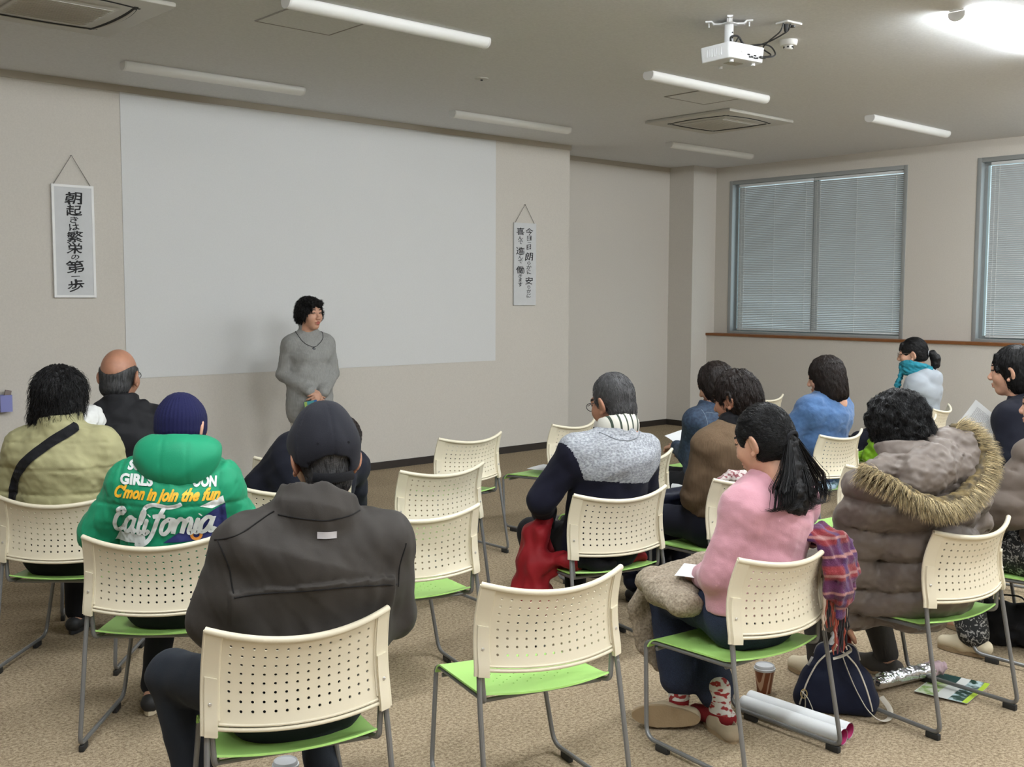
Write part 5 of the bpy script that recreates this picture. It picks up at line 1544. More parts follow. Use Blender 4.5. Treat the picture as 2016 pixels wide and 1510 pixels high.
# ------------------------------------------------------------------ woman with the teal scarf
def woman_scarf():
    J = pose(c=.0, neck=(.0, -.085, 1.035), w=.145, el=((-.20, .0, .73), (.22, .0, .73)), wr=((-.08, .22, .60), (.09, .22, .60)), head=(.0, -.005, 1.165), hrot=(6, -6, 0), bulk=.98, hs=.99)
    loc, a = place('S')
    p = make_body(J, 'person seated in glasses, teal scarf and pale grey hoodie by the window wall', loc, a, headvox=.0034)
    trousers(p, J, M_navy); shoes(p, J, M_shoe_k, M_shoe_w)
    m = cloth('pale_grey_fleece', (0.33, 0.36, 0.395, 1))
    def ex(S): S.ell((0, -.175, .975), (.115, .062, .075), k=.025); S.cone((-.08, -.13, 1.02), (.08, -.13, 1.02), .045, .045, k=.03)
    top(p, J, m, 'hoodie', .026, waves(111, .09, .005), vox=.0085, extra=ex)
    S = Solid(.006, .02)
    for (z, r, k) in ((1.025, .098, 0), (1.060, .090, 1)):
        ring = [V3(r * math.sin(q), -.055 + .10 * math.cos(q) + .015, z + .030 * math.cos(q + k)) for q in np.linspace(0, 6.283, 15)]
        S.chain(ring, [.030] * 15)
    S.chain([V3(-.05, .06, 1.03), V3(-.07, .085, .93), V3(-.07, .09, .80)], [.04, .045, .04], side=(1, 0, 0), fa=.4)
    solid_part('scarf', S, cloth('teal_wool', (0.022, 0.205, 0.27, 1)), p, waves(112, .035, .005, 7, (.3, .3, 1.5)))
    S = Solid(.0042, .02); S.ell((0, -.012, .036), (.088, .106, .104)); S.ell((0, -.05, -.01), (.076, .066, .06), k=.03)
    S.ell((0, .112, -.050), (.078, .062, .100), k=.010, sub=True)
    for s in (-1, 1): S.ell((s * .092, .01, -.030), (.030, .042, .052), k=.010, sub=True)
    S.ell((0, -.05, -.13), (.12, .12, .07), k=.02, sub=True)
    for x in (-.05, -.02, .02, .05): S.cone((x, .070, .090), (x * 1.15, .088, .045), .014, .007, k=.012)
    make_hair(p, J, S, [M_hair, M_hair_s], 600, 10, .010, .0009, 0, 0, ridges(12, .001, .009), 15, flow=lambda P, c: np.array([0, -.12, .0]) - P, clump=.04, region=lambda V: V[:, 1] < .05)
    S = Solid(.0045, .015); S.chain([V3(0, -.112, .0), V3(0, -.148, -.005), V3(0, -.168, -.045), V3(0, -.165, -.090), V3(0, -.155, -.125)], [.016, .028, .036, .032, .010])
    V, F = S.mesh(ridges(13, .0016, .009)); pt = np_mesh('ponytail', to_local(J, V), F, M_hair, p)
    mb = MB().tube([(.019 * math.cos(q), -.122, .002 + .019 * math.sin(q)) for q in np.linspace(0, 6.283, 16)], .006, 8, caps=False); mb.v = [tuple(v) for v in to_local(J, mb.v)]
    mb.build('hair_tie', mat('grey_hair_tie', (.35, .35, .36, 1)), pt)
    glasses(p, J, mat('clear_spectacles', (.20, .14, .11, 1), rough=.3))
woman_scarf()

# ------------------------------------------------------------------ person in the fur-hooded brown coat
def person_coat():
    J = pose(c=.0, neck=(-.155, -.045, 1.005), sh=((-.290, .0, .880), (.130, -.085, .905)), el=((-.300, .09, .605), (.275, -.02, .70)), wr=((-.275, .155, .375), (.17, .2, .58)),
             hip=(.0, -.04, .50), kn=((-.165, .38, .47), (.14, .36, .47)), an=((-.10, .38, .085), (.17, .25, .085)), head=(-.118, .025, 1.112), hrot=(-12, -20, 0), bulk=1.1, hs=1.03)
    loc, a = place('D')
    p = make_body(J, 'person seated in brown padded coat with fur-trimmed hood', loc, a,
                  hands={0: dict(d=(.15, .1, -1), palm=(.9, -.2, .1), curl=(.5, .6, .65, .7))})
    trousers(p, J, cloth('grey_trousers', (0.055, 0.052, 0.050, 1)), .014)
    shoes(p, J, M_shoe_w, M_sole, (0,)); shoes(p, J, cloth('grey_boot', (0.075, 0.068, 0.062, 1)), M_sole, (1,))
    m = cloth('taupe_nylon', (0.150, 0.122, 0.104, 1), rough=.5, bump=.05, sheen=.05, spec=.35)
    wv = waves(121, .10, .006); w2 = waves(122, .045, .002)
    def ex(S):
        S.cone((-.07, -.05, .80), (.0, -.05, .55), .215, .215, side=(1, 0, 0), fa=.74, k=.06)
        S.cone((-.15, .02, .50), (.14, .02, .50), .115, .115, k=.05); S.cone((-.14, .0, .49), (-.16, .33, .47), .115, .100, k=.05); S.cone((.13, .0, .49), (.13, .34, .47), .105, .095, k=.05)
        S.cone((-.20, .06, .46), (-.17, .14, .36), .085, .06, k=.05)
    jk = top(p, J, m, 'coat', .040, plus(arm_rings(J, .034, .125), wv, w2), vox=.0068, collar=(.055, .115, .105), extra=ex, ainf=.048)
    hood = Solid(.0068, .03)
    hood.ell((-.150, -.145, .985), (.185, .10, .098), np.array(rot3(10, 0, -18)), k=.04); hood.cone((-.33, -.03, .965), (.0, -.10, 1.065), .050, .060, k=.05)
    hood.ell((-.125, .0, 1.12), (.105, .11, .125), k=.02, sub=True)
    hood.cone((-.02, -.19, .96), (.03, -.17, 1.06), .065, .050, k=.05)
    hd = solid_part('hood', hood, m, p, plus(waves(123, .09, .006), waves(124, .045, .0032, 7, (1, 1, 2)), lambda P: -.006 * np.exp(-((P[:, 0] + .15 + .15 * (P[:, 1] + .14)) / .006) ** 2)))
    # fur along the hood's edge: a rolled pad and thousands of hairs
    mfur = two_tone('fur_pad', (0.05, 0.038, 0.022, 1), (0.20, 0.145, 0.06, 1), 30, .9, .4, .35, .65)
    mh = mat('fur_hair', (0.42, 0.335, 0.185, 1), rough=.55, island=.85)
    ctl = [V3(-.425, -.055, .985), V3(-.40, -.155, .945), V3(-.335, -.225, .890), V3(-.235, -.262, .868), V3(-.11, -.268, .895), V3(.0, -.252, .955), V3(.058, -.225, 1.02), V3(.055, -.175, 1.085), V3(.02, -.12, 1.115)]
    path = []
    for i in range(len(ctl) - 1):
        p0, p1, p2, p3 = ctl[max(i - 1, 0)], ctl[i], ctl[i + 1], ctl[min(i + 2, len(ctl) - 1)]
        for k in range(6):
            t = k / 6; path.append(.5 * ((2 * p1) + (-p0 + p2) * t + (2 * p0 - 5 * p1 + 4 * p2 - p3) * t * t + (-p0 + 3 * p1 - 3 * p2 + p3) * t ** 3))
    path.append(ctl[-1]); n = len(path)
    S = Solid(.006, .012); S.chain(path, [.016 + .012 * math.sin(math.pi * i / (n - 1)) ** .5 for i in range(n)])
    fp = solid_part('fur_trim', S, mfur, hd, waves(125, .03, .004))
    rg = np.random.RandomState(9); hp = []; ctr = V3(-.15, -.10, 1.03)
    for i in range(11000):
        k = rg.randint(0, n - 1); c = path[k]; tg = path[k + 1] - path[k]; tg = tg / np.linalg.norm(tg)
        d = rg.normal(size=3); d = d - tg * (d @ tg); d /= np.linalg.norm(d)
        if d[1] > .3: d[1] *= -1
        outw = c - ctr; outw /= np.linalg.norm(outw)
        q = [c + d * .022]; v = d * .50 + outw * .75 + tg * rg.normal() * .16 + V3(0, -.15, -.10) + rg.normal(size=3) * .12
        v /= np.linalg.norm(v); L_ = rg.uniform(.030, .066)
        for s_ in range(5):
            v = v + V3(0, 0, -.10) + outw * .08; v /= np.linalg.norm(v); q.append(q[-1] + v * L_ / 5)
        hp.append(q)
    V, F = strand_tubes(np.array(hp), .00085)
    np_mesh('fur_hairs', V, F, mh, hd)
    S = Solid(.005, .03); S.ell((0, -.012, .03), (.110, .118, .113)); S.ell((0, -.035, -.045), (.101, .084, .072), k=.04); S.ell((.0, -.06, -.10), (.06, .05, .05), k=.05)
    S.ell((0, .118, -.04), (.072, .070, .12), k=.02, sub=True); S.ell((-.085, .06, -.08), (.03, .05, .05), k=.02, sub=True)
    make_hair(p, J, S, [M_hair, M_hair_s], 2600, 12, .010, .0008, .30, .011, curls(14, .006, .05), 16, clump=.4)
person_coat()

# ------------------------------------------------------------------ person in navy at the right edge
def person_navy():
    J = pose(c=.05, neck=(.04, -.10, 1.085), w=.165, el=((-.215, -.13, .79), (.26, .05, .75)), wr=((-.105, .0, .800), (.2, .30, .70)), head=(.03, -.03, 1.225), hrot=(2, -3, 0), bulk=1.04, hs=1.04)
    loc, a = place('U')
    p = make_body(J, 'seated person in navy coat holding a printed sheet, cut by the right edge', loc, a, headvox=.0034, hands={0: dict(d=(.05, .75, .65), palm=(.9, .1, -.1), curl=(.9, .9, .9, .9), vox=.0035)})
    trousers(p, J, M_navy); shoes(p, J, M_shoe_k, M_shoe_k)
    def ex(S): S.cone((-.05, .0, .60), (.15, .0, .55), .17, .17, k=.06)
    top(p, J, cloth('navy_wool_coat', (0.009, 0.010, 0.018, 1)), 'coat', .036, waves(131, .11, .006), vox=.0085, collar=(.05, .080, .075), extra=ex)
    S = Solid(.0045, .025); S.ell((0, -.014, .034), (.090, .108, .106)); S.ell((0, -.045, -.05), (.084, .074, .08), k=.04)
    S.ell((0, .118, -.052), (.080, .066, .098), k=.010, sub=True); S.cone((-.045, .066, .085), (-.080, .050, .01), .012, .008, k=.01)
    make_hair(p, J, S, [M_hair, M_hair_s], 500, 13, .010, .0010, .05, .004, ridges(15, .0014), 17)
person_navy()

# ------------------------------------------------------------------ person at the right edge in a brown coat
def person_edge():
    J = pose(c=.0, neck=(.06, -.02, 1.0), w=.17, el=((-.215, .055, .70), (.27, .0, .72)), wr=((-.16, .26, .60), (.1, .25, .6)), hip=(.02, -.05, .5), bulk=1.06,
             kn=((-.11, .36, .47), (.14, .36, .47)), an=((-.195, .20, .085), (.12, .34, .085)))
    loc, a = place('V')
    p = make_body(J, 'seated person at the right photo edge in brown padded coat and cream slippers', loc, a)
    trousers(p, J, two_tone('black_print_trousers', (0.012, 0.012, 0.012, 1), (0.30, 0.29, 0.27, 1), 45, .9, 0, .55, .60, detail=4, dist=2.0), .03)
    shoes(p, J, [M_shoe_w], M_sole, (0, 1), (3, -5))
    top(p, J, cloth('brown_nylon', (0.125, 0.098, 0.080, 1), rough=.5, sheen=.05), 'coat', .040, plus(arm_rings(J, .028, .10), waves(141, .06, .003)), vox=.0085, ainf=.046, collar=(.05, .1, .095))
    S = Solid(.006, .03); S.ell((0, -.014, .03), (.096, .112, .112)); S.ell((0, -.03, -.05), (.094, .085, .085), k=.05); S.ell((0, .118, -.04), (.066, .066, .12), k=.02, sub=True)
    make_hair(p, J, S, [M_hair, M_hair_s], 300, 12, .010, .0011, .2, .006, ridges(16, .0014), 18)
person_edge()

# ------------------------------------------------------------------ standing speaker
def speaker_woman():
    J = dict(hip=V3(0, 0, .80), neck=V3(0, -.015, 1.335), sh=(V3(-.140, -.005, 1.225), V3(.140, -.005, 1.225)), el=(V3(-.200, -.03, .985), V3(.200, -.03, .985)),
             wr=(V3(-.055, .175, .850), V3(.055, .170, .865)), hj=(V3(-.085, 0, .78), V3(.085, 0, .78)), kn=(V3(-.10, .02, .44), V3(.10, .02, .44)), an=(V3(-.10, 0, .085), V3(.10, 0, .085)),
             head=V3(.0, .035, 1.462), hrot=(22, 2, 0), bulk=1.0, hs=1.02)
    p = make_body(J, 'person standing before the white projection area in grey sweater and white trousers', (4.60, 7.58, 0), 166, headvox=.0030, vox=.0095,
                  hands={0: dict(d=(.75, .35, -.35), palm=(.15, -.9, -.2), curl=(.45, .5, .5, .5), vox=.0032), 1: dict(d=(-.75, .30, -.45), palm=(-.1, -.95, -.1), curl=(.5, .55, .6, .6), vox=.0032)})
    trousers(p, J, cloth('white_cotton_trousers', (0.62, 0.60, 0.54, 1)), .000, seed=5, vox=.009); shoes(p, J, M_shoe_k, M_shoe_k)
    m = two_tone('grey_rib_sweater', (0.255, 0.255, 0.245, 1), (0.315, 0.315, 0.302, 1), 170, .95, .4, .3, .7, stretch=(1, 1, .05), detail=2)
    def ex(S): S.cone((0, .01, .96), (0, .01, .705), .170, .190, side=(1, 0, 0), fa=.84, k=.04); S.cone((0, .01, .72), (0, .01, .672), .188, .186, side=(1, 0, 0), fa=.84, k=.02); S.ell((0, .07, 1.13), (.15, .075, .085), k=.05)
    sw = top(p, J, m, 'sweater', .020, plus(waves(151, .10, .004), waves(152, .04, .001)), vox=.0070, collar=(.088, .074, .068), extra=ex, neckcut=False)
    # hair: short black waves
    S = Solid(.0042, .025); S.ell((0, -.014, .042), (.094, .110, .104)); S.ell((0, -.045, -.02), (.094, .075, .07), k=.04)
    for s in (-1, 1): S.ell((s * .086, .005, .005), (.022, .04, .045), k=.03)
    S.ell((0, .120, -.040), (.078, .078, .112), k=.012, sub=True); S.cone((-.05, .070, .090), (.050, .076, .082), .018, .018, k=.02)
    make_hair(p, J, S, [M_hair, M_hair_s], 1300, 8, .009, .0011, .6, .016, curls(17, .006, .03), 19, clump=.5, region=lambda V: V[:, 2] > -.05)
    t = surf(sw); nk = []
    for q in np.linspace(-2.2, 2.2, 31):
        o = Vector((.100 * math.sin(q), .01 + .13 * math.cos(q), 1.335 - .115 * max(0, math.cos(q * .62)) ** 2)); h = t.find_nearest(o)
        nk.append(Vector(h[0]) + Vector(h[1]) * .002)
    nl = MB().tube(nk, .0022, 6).build('necklace_cord', M_black, p)
    S = Solid(.003, .005); c = nk[15]; S.ell((c.x, c.y + .004, c.z - .024), (.016, .007, .022)); V, F = S.mesh(pad=.01); np_mesh('pendant', V, F, mat('black_stone', (.01, .012, .02, 1), rough=.2), nl)
    mb = MB(); V = to_local(J, [(0, 0, 0)]);
    b = MB(); b.box((.0, 0, 0), (.105, .012, .150), bev=.002); 
    o = b.build('booklet', mat('teal_cover', (0.02, 0.22, 0.24, 1), rough=.45))
    st = MB(); st.box((-.040, .0065, 0), (.022, .001, .150)); st.build('blue_stripe', mat('blue_cover', (0.02, 0.10, 0.32, 1), rough=.45), o, smooth=False)
    st = MB(); st.box((.040, .0065, -.0), (.022, .001, .150)); st.build('green_stripe', mat('green_cover', (0.30, 0.42, 0.10, 1), rough=.45), o, smooth=False)
    M = Matrix.Translation((4.60, 7.58, 0)) @ Matrix.Rotation(R(166), 4, 'Z') @ Matrix.Translation((.060, .238, .715)) @ Matrix.Rotation(R(-4), 4, 'X') @ Matrix.Rotation(R(8), 4, 'Y')
    o.matrix_world = M
    tag(o, 'teal, blue and green booklet held by the standing person', 'booklet')
speaker_woman()
# ================================================================== things lying about
def W(k, p):
    x, y, a = CH[k]; a = R(a); c, s = math.cos(a), math.sin(a)
    return Vector((x + p[0] * c - p[1] * s, y + p[0] * s + p[1] * c, p[2]))
def at_chair(name, k, label, cat, group=None):
    x, y, a = CH[k]; return thing(name, label, cat, (x, y, 0), R(a), group)
def solid_thing(name, S, m, k, label, cat, fold=None, matfn=None):
    V, F = S.mesh(fold); o = np_mesh(name, V, F, m, None, matfn)
    if k: x, y, a = CH[k]; o.location = (x, y, 0); o.rotation_euler = (0, 0, R(a))
    return tag(o, label, cat)
M_pap = mat('white_paper', (0.78, 0.79, 0.80, 1), rough=.75)
M_prt = mat('grey_print', (0.30, 0.30, 0.31, 1), rough=.8)
M_prtk = mat('black_print', (0.03, 0.03, 0.03, 1), rough=.8)
M_mag = mat('magenta_paper', (0.42, 0.03, 0.13, 1), rough=.6)

# ---- paper cups
M_lid = mat('white_lid', (0.62, 0.63, 0.65, 1), rough=.4)
M_cup = two_tone('brown_swirl_cup', (0.25, 0.075, 0.030, 1), (0.60, 0.40, 0.28, 1), 9, .5, 0, .80, .86, stretch=(1.5, 1.5, .5), tex='wave', dist=5.0)
def cup(x, y, label):
    r = thing('paper_cup', label, 'paper cup', (x, y, 0), 0, 'paper coffee cups on the carpet')
    MB().lathe([(0, .004), (.027, .004), (.027, 0), (.028, 0), (.0405, .096), (.042, .098), (.0405, .100), (.036, .098)], sides=32).build('cup', M_cup, r)
    MB().lathe([(.0425, .094), (.0440, .097), (.0435, .103), (.0405, .104), (.0385, .114), (.0370, .116), (.034, .112), (.012, .111), (0, .111)], sides=32).build('lid', M_lid, r)
cup(4.015, 3.507, 'brown paper cup with white lid beside the beige fleece coat, left of it')
cup(3.66, 2.52, 'brown paper cup with white lid behind the navy handbag')
cup(1.722, 3.012, 'paper cup with white lid under the chair of the person in the black cap')

# ---- the two rolled posters
def paper_roll(p0, p1, r, label, group=None, name='rolled_poster', turns=1.6):
    a, b = Vector(p0), Vector(p1); t = (b - a); L_ = t.length; t.normalize()
    u = t.orthogonal().normalized(); w = t.cross(u)
    mb = MB(); mi = MB()
    n = 44
    def spiral(q, off=0.0): ang = q * turns * 2 * math.pi; rr = r * (1 - .13 * q) - off; return (u * math.cos(ang) + w * math.sin(ang)) * rr
    for m_, off, flip in ((mb, 0, False), (mi, .0012, True)):
        vs = []; fs = []
        for i in range(n + 1):
            v = spiral(i / n, off); vs += [a + v, b + v]
            if i: f = (2 * i - 2, 2 * i - 1, 2 * i + 1, 2 * i); fs.append(f[::-1] if flip else f)
        m_.add(vs, fs)
    c = (a + b) / 2
    root = thing(name, label, 'rolled paper', c, 0, group)
    for m_ in (mb, mi): m_.v = [tuple(Vector(v) - c) for v in m_.v]
    mb.build('outer_sheet', M_pap, root); mi.build('inner_face', M_mag, root)
paper_roll((3.425, 2.455, .033), (3.425, 2.015, .033), .031, 'white rolled poster on the carpet, beside the rail of the chair with the plaid scarf', 'rolled posters on the carpet')
paper_roll((3.492, 2.470, .033), (3.492, 2.030, .033), .031, 'white rolled poster on the carpet, on the side towards the navy handbag', 'rolled posters on the carpet')

# ---- navy handbag with cream piping
def handbag():
    cx, cy = 3.70, 2.215
    r = thing('handbag', 'navy handbag with cream piping and cream straps standing on the carpet', 'handbag', (cx, cy, 0), R(-58))
    mn = cloth('navy_canvas', (0.010, 0.013, 0.032, 1), rough=.7, bump=.1)
    mc = mat('cream_leather', (0.62, 0.57, 0.48, 1), rough=.5)
    S = Solid(.005, .04)
    S.cone((-.095, 0, .055), (.095, 0, .055), .060, .060, k=.04); S.cone((-.105, .0, .04), (.105, 0, .04), .045, .045)
    S.cone((-.035, 0, .225), (.035, 0, .225), .045, .045, k=.05); S.cone((-.075, 0, .13), (.075, 0, .13), .055, .055, k=.06)
    S.ell((0, 0, -.30), (.6, .6, .303), k=.01, sub=True)
    w = waves(201, .09, .004); V, F = S.mesh(lambda P: w(P)); bag = np_mesh('bag_body', V, F, mn, r)
    t = surf(bag)
    for sy in (-1, 1):
        arc = []
        for q in np.linspace(0, 1, 40):
            a = math.pi * q; x = -.135 * math.cos(a); z = .03 + .225 * math.sin(a) ** .75
            h = t.ray_cast(Vector((x * (1 - .38 * (z - .03) / .225), sy * .4, z)), Vector((0, -sy, 0)))
            if h[0] is not None: arc.append(h[0] + h[1] * .001)
        if len(arc) > 3: MB().tube(arc, .0032, 6).build('piping', mc, r)
    zp = []
    for q in np.linspace(-.085, .085, 20):
        h = t.ray_cast(Vector((q, .012, .6)), Vector((0, 0, -1)));
        if h[0] is not None: zp.append(h[0] + h[1] * .001)
    z_ = MB().tube(zp, .0035, 6).build('zipper', mat('zipper_metal', (.35, .35, .36, 1), rough=.35, metal=.8), r)
    MB().box((-.10, -.03, .20), (.010, .004, .045), rot3(0, 20, 20), bev=.002).build('zip_pull', mat('pull_grey', (.45, .45, .45, 1), rough=.4, metal=.5), z_)
    def strap(pts, wd, up): MB().tube(bend(pts, .05, 6), wd, 6, flat=(up, .22)).build('strap', mc, r)
    strap([(.02, -.046, .235), (.035, -.068, .20), (.07, -.078, .12), (.115, -.085, .045), (.16, -.10, .012), (.20, -.06, .010), (.205, .0, .03), (.17, .04, .06)], .0105, (0, -1, .4))
    strap([(-.02, -.03, .245), (.00, -.05, .270), (.04, -.05, .285), (.055, -.04, .262), (.02, -.05, .238), (-.015, -.05, .225)], .0095, (0, -1, .3))
    strap([(-.118, -.058, .075), (-.128, -.075, .090), (-.105, -.092, .075), (-.085, -.095, .03), (-.085, -.09, .008)], .0095, (0, -1, .3))
    strap([(-.118, -.058, .070), (-.112, -.085, .05), (-.118, -.09, .010)], .0095, (0, -1, .3))
    MB().tube([(.02 * math.cos(a) * .6 - .12, -.064 + .004 * math.sin(a), .078 + .016 * math.sin(a)) for a in np.linspace(0, 6.283, 14)], .0025, 6, caps=False).build('ring', mat('brass_ring', (.5, .38, .18, 1), rough=.3, metal=.9), r)
    S = Solid(.005, .015); S.cone((.0, .02, .24), (.02, .02, .295), .034, .026, side=(1, 0, 0), fa=.5)
    solid_thing('tissue_pack', S, mat('pale_tissue', (.62, .62, .62, 1), rough=.8), None, 'pale paper packet sticking out of the navy handbag', 'tissue pack', waves(202, .03, .003)).location = (cx, cy, 0)
    S = Solid(.005, .015); S.cone((.06, .03, .215), (.09, .02, .262), .030, .024)
    solid_thing('pouch', S, cloth('rust_pouch', (.16, .022, .015, 1)), None, 'rust red pouch on top of the navy handbag', 'pouch', waves(203, .03, .002)).location = (cx, cy, 0)
handbag()

# ---- foil parcel on the leaflets
def foil():
    r = thing('foil_parcel', 'crumpled silver foil parcel lying on the green leaflet', 'parcel', (4.20, 2.155, .0), R(-15))
    rg = np.random.RandomState(5); S = Solid(.0045, .012)
    S.cone((-.17, -.0, .047), (.10, .01, .045), .036, .034, side=(0, 1, 0), fa=.85); S.cone((-.21, -.01, .045), (-.16, 0, .047), .030, .036, side=(0, 1, 0), fa=.8)
    ks = [(rg.normal(size=3), rg.uniform(0, 6.28), rg.uniform(40, 130)) for _ in range(14)]
    def cr(P):
        o = 0
        for d, p, f in ks: o = o + np.abs(np.sin(P @ (d / np.linalg.norm(d)) * f + p + 2 * np.sin(P[:, 0] * 25)))
        return (o / 14 - .63) * .020
    V, F = S.mesh(cr); np_mesh('foil', V, F, mat('silver_foil', (.62, .63, .65, 1), rough=.22, metal=1.0), r, smooth=False)
    S = Solid(.0045, .012); S.cone((.11, .01, .046), (.17, .012, .044), .033, .028); V, F = S.mesh(waves(211, .03, .004))
    np_mesh('pink_wrap', V, F, mat('pink_wrap', (.42, .30, .33, 1), rough=.5), r)
foil()
def leaflet(name, c, rot, w, h, mats, label, pics, z=.004):
    r = thing(name, label, 'leaflet', (c[0], c[1], 0), R(rot))
    f = lambda u, v: ((u - .5) * w, (v - .5) * h, z + .004 * math.sin(u * 5) + .006 * (abs(u - .5) * 2) ** 3)
    MB().sheet(f, 16, 12, .0012).build('sheet', mats[0], r)
    for (u0, u1, v0, v1, m) in pics:
        MB().sheet(lambda u, v: (lambda p: (p[0], p[1], p[2] + .0008))(f(u0 + (u1 - u0) * u, v0 + (v1 - v0) * v)), 10, 8).build('picture', m, r)
m_forest = two_tone('forest_picture', (0.015, 0.05, 0.035, 1), (0.45, 0.58, 0.60, 1), 26, .4, 0, .45, .58, detail=6)
m_mead = two_tone('meadow_picture', (0.20, 0.33, 0.06, 1), (0.55, 0.60, 0.45, 1), 30, .4, 0, .45, .60, detail=5)
m_lime = mat('lime_band', (0.42, 0.58, 0.05, 1), rough=.4); m_wh = mat('leaflet_white', (.70, .72, .70, 1), rough=.4); m_dg = mat('dark_green_band', (.012, .05, .045, 1), rough=.4)
leaflet('leaflet', (4.27, 2.02), 8, .30, .21, [m_wh], 'glossy leaflet with forest and meadow pictures under the foil parcel', [(.0, 1, .0, .10, m_lime), (.0, 1, .10, .36, m_forest), (.0, .75, .62, .98, m_mead), (.75, 1, .55, .98, m_dg)])

# ---- black bag at the right edge
def black_bag():
    r = thing('tote_bag', 'black soft bag on the carpet at the right photo edge', 'bag', (5.02, 2.12, 0), R(-62))
    S = Solid(.007, .04); S.cone((-.12, 0, .075), (.14, 0, .075), .075, .075); S.cone((-.10, 0, .15), (.12, 0, .14), .06, .06, k=.06); S.ell((0, 0, -.3), (.6, .6, .303), k=.01, sub=True)
    V, F = S.mesh(waves(221, .09, .012)); np_mesh('bag_body', V, F, M_black, r)
    MB().tube(bend([(-.07, -.06, .17), (-.06, -.05, .25), (.06, -.05, .25), (.08, -.06, .17)], .05), .010, 8, flat=((0, 1, 0), .4)).build('handle', M_black, r)
black_bag()

# ---- plaid scarf over the pink woman's chair
def plaid():
    m = mat('plaid_wool', (0.12, 0.02, 0.05, 1), rough=.95, sheen=.2); nt = m.node_tree; N = nt.nodes; L = nt.links; b = N['Principled BSDF']
    tc = [n for n in N if n.type == 'TEX_COORD'][0]
    def wv(axis, sc, lo, hi, c):
        w = N.new('ShaderNodeTexWave'); w.bands_direction = axis; w.inputs['Scale'].default_value = sc; w.inputs['Distortion'].default_value = .8; w.inputs['Detail'].default_value = 2
        L.new(tc.outputs['Object'], w.inputs['Vector']); r = N.new('ShaderNodeValToRGB'); r.color_ramp.elements[0].position = lo; r.color_ramp.elements[1].position = hi
        L.new(w.outputs['Fac'], r.inputs['Fac']); mx = N.new('ShaderNodeMix'); mx.data_type = 'RGBA'; mx.inputs['B'].default_value = c; L.new(r.outputs['Color'], mx.inputs['Factor']); return mx
    a = wv('Z', 2.6, .55, .75, (0.21, 0.020, 0.026, 1)); a.inputs['A'].default_value = (0.085, 0.014, 0.06, 1)
    c = wv('X', 3.6, .70, .90, (0.075, 0.022, 0.10, 1)); L.new(a.outputs['Result'], c.inputs['A'])
    d = wv('Z', 5.0, .90, .99, (0.34, 0.16, 0.15, 1)); L.new(c.outputs['Result'], d.inputs['A']); L.new(d.outputs['Result'], b.inputs['Base Color'])
    nz = N.new('ShaderNodeTexNoise'); nz.inputs['Scale'].default_value = 220; L.new(tc.outputs['Object'], nz.inputs['Vector'])
    bp = N.new('ShaderNodeBump'); bp.inputs['Strength'].default_value = .7; bp.inputs['Distance'].default_value = .004; L.new(nz.outputs['Fac'], bp.inputs['Height']); L.new(bp.outputs['Normal'], b.inputs['Normal'])
    r = at_chair('scarf', 'C', 'red and purple plaid scarf with fringe hanging over a chair corner beside the pink sweater', 'scarf')
    S = Solid(.0055, .012)
    def strip(pts, ra): S.chain(pts, [ra] * len(pts), side=(1, .2, 0), fa=.36, k=.028)
    strip([(.185, -.150, .765), (.175, -.205, .790), (.185, -.262, .760), (.190, -.275, .68), (.190, -.272, .58)], .040)
    strip([(.235, -.150, .765), (.240, -.195, .800), (.250, -.262, .775), (.255, -.290, .68), (.255, -.288, .60), (.250, -.280, .50)], .040)
    strip([(.285, -.14, .73), (.280, -.19, .775), (.298, -.262, .745), (.305, -.280, .66), (.300, -.275, .56)], .034)
    strip([(.225, -.300, .70), (.222, -.312, .62), (.222, -.308, .565)], .036)
    strip([(.215, -.268, .73), (.212, -.284, .66), (.215, -.284, .59)], .030); strip([(.270, -.272, .73), (.275, -.288, .66), (.275, -.284, .58)], .028)
    w1 = waves(231, .05, .004); V, F = S.mesh(lambda P: w1(P) + .0022 * np.sin(P[:, 0] * 120 + 3 * np.sin(P[:, 2] * 9)))
    np_mesh('cloth', V, F, m, r)
    rg = random.Random(4); cols = [mat('fringe_black', (.012, .01, .012, 1), rough=.9), mat('fringe_rust', (.26, .05, .03, 1), rough=.9), mat('fringe_cream', (.42, .33, .26, 1), rough=.9), mat('fringe_wine', (.10, .012, .025, 1), rough=.9)]
    fr = [MB() for _ in cols]
    for (x0, x1, y, z, n, L_) in ((.155, .225, -.275, .575, 9, .11), (.212, .290, -.282, .500, 14, .13)):
        for i in range(n):
            x = x0 + (x1 - x0) * i / (n - 1); q = [(x, y, z + .02)]
            for k in range(6): q.append((x + rg.uniform(-.003, .003), y + rg.uniform(-.006, .006), z - L_ * rg.uniform(.9, 1.05) * (k + 1) / 6))
            j = (0 if .25 < i / n < .5 else rg.randrange(4)); fr[j].tube(q, [.0042, .004, .0042, .004, .0042, .0046, .002], 6)
    for q, c in zip(fr, cols):
        if q.v: q.build('fringe', c, r)
plaid()

# ---- fleece coat across the pink woman's lap
mf = two_tone('beige_fleece', (0.20, 0.16, 0.115, 1), (0.42, 0.35, 0.265, 1), 110, 1.0, .8, .3, .7, detail=4)
ml = cloth('taupe_lining', (0.20, 0.155, 0.115, 1), rough=.7)
S = Solid(.006, .035)
S.cone((-.10, .17, .535), (.06, .30, .540), .095, .11, side=(1, .5, 0), fa=.55); S.cone((-.17, .07, .528), (-.08, .30, .555), .075, .085, side=(1, 0, 0), fa=.6)
S.chain([(.05, .33, .555), (.045, .415, .51), (.012, .44, .40), (.030, .425, .27), (.065, .395, .18)], [.08, .08, .088, .080, .05], side=(1, 0, 0), fa=.45)
S.cone((.14, .25, .555), (.20, .36, .50), .08, .07); S.chain([(.17, .28, .52), (.25, .29, .40), (.285, .27, .27), (.30, .25, .17)], [.06, .060, .05, .022], side=(0, 1, 0), fa=.4)
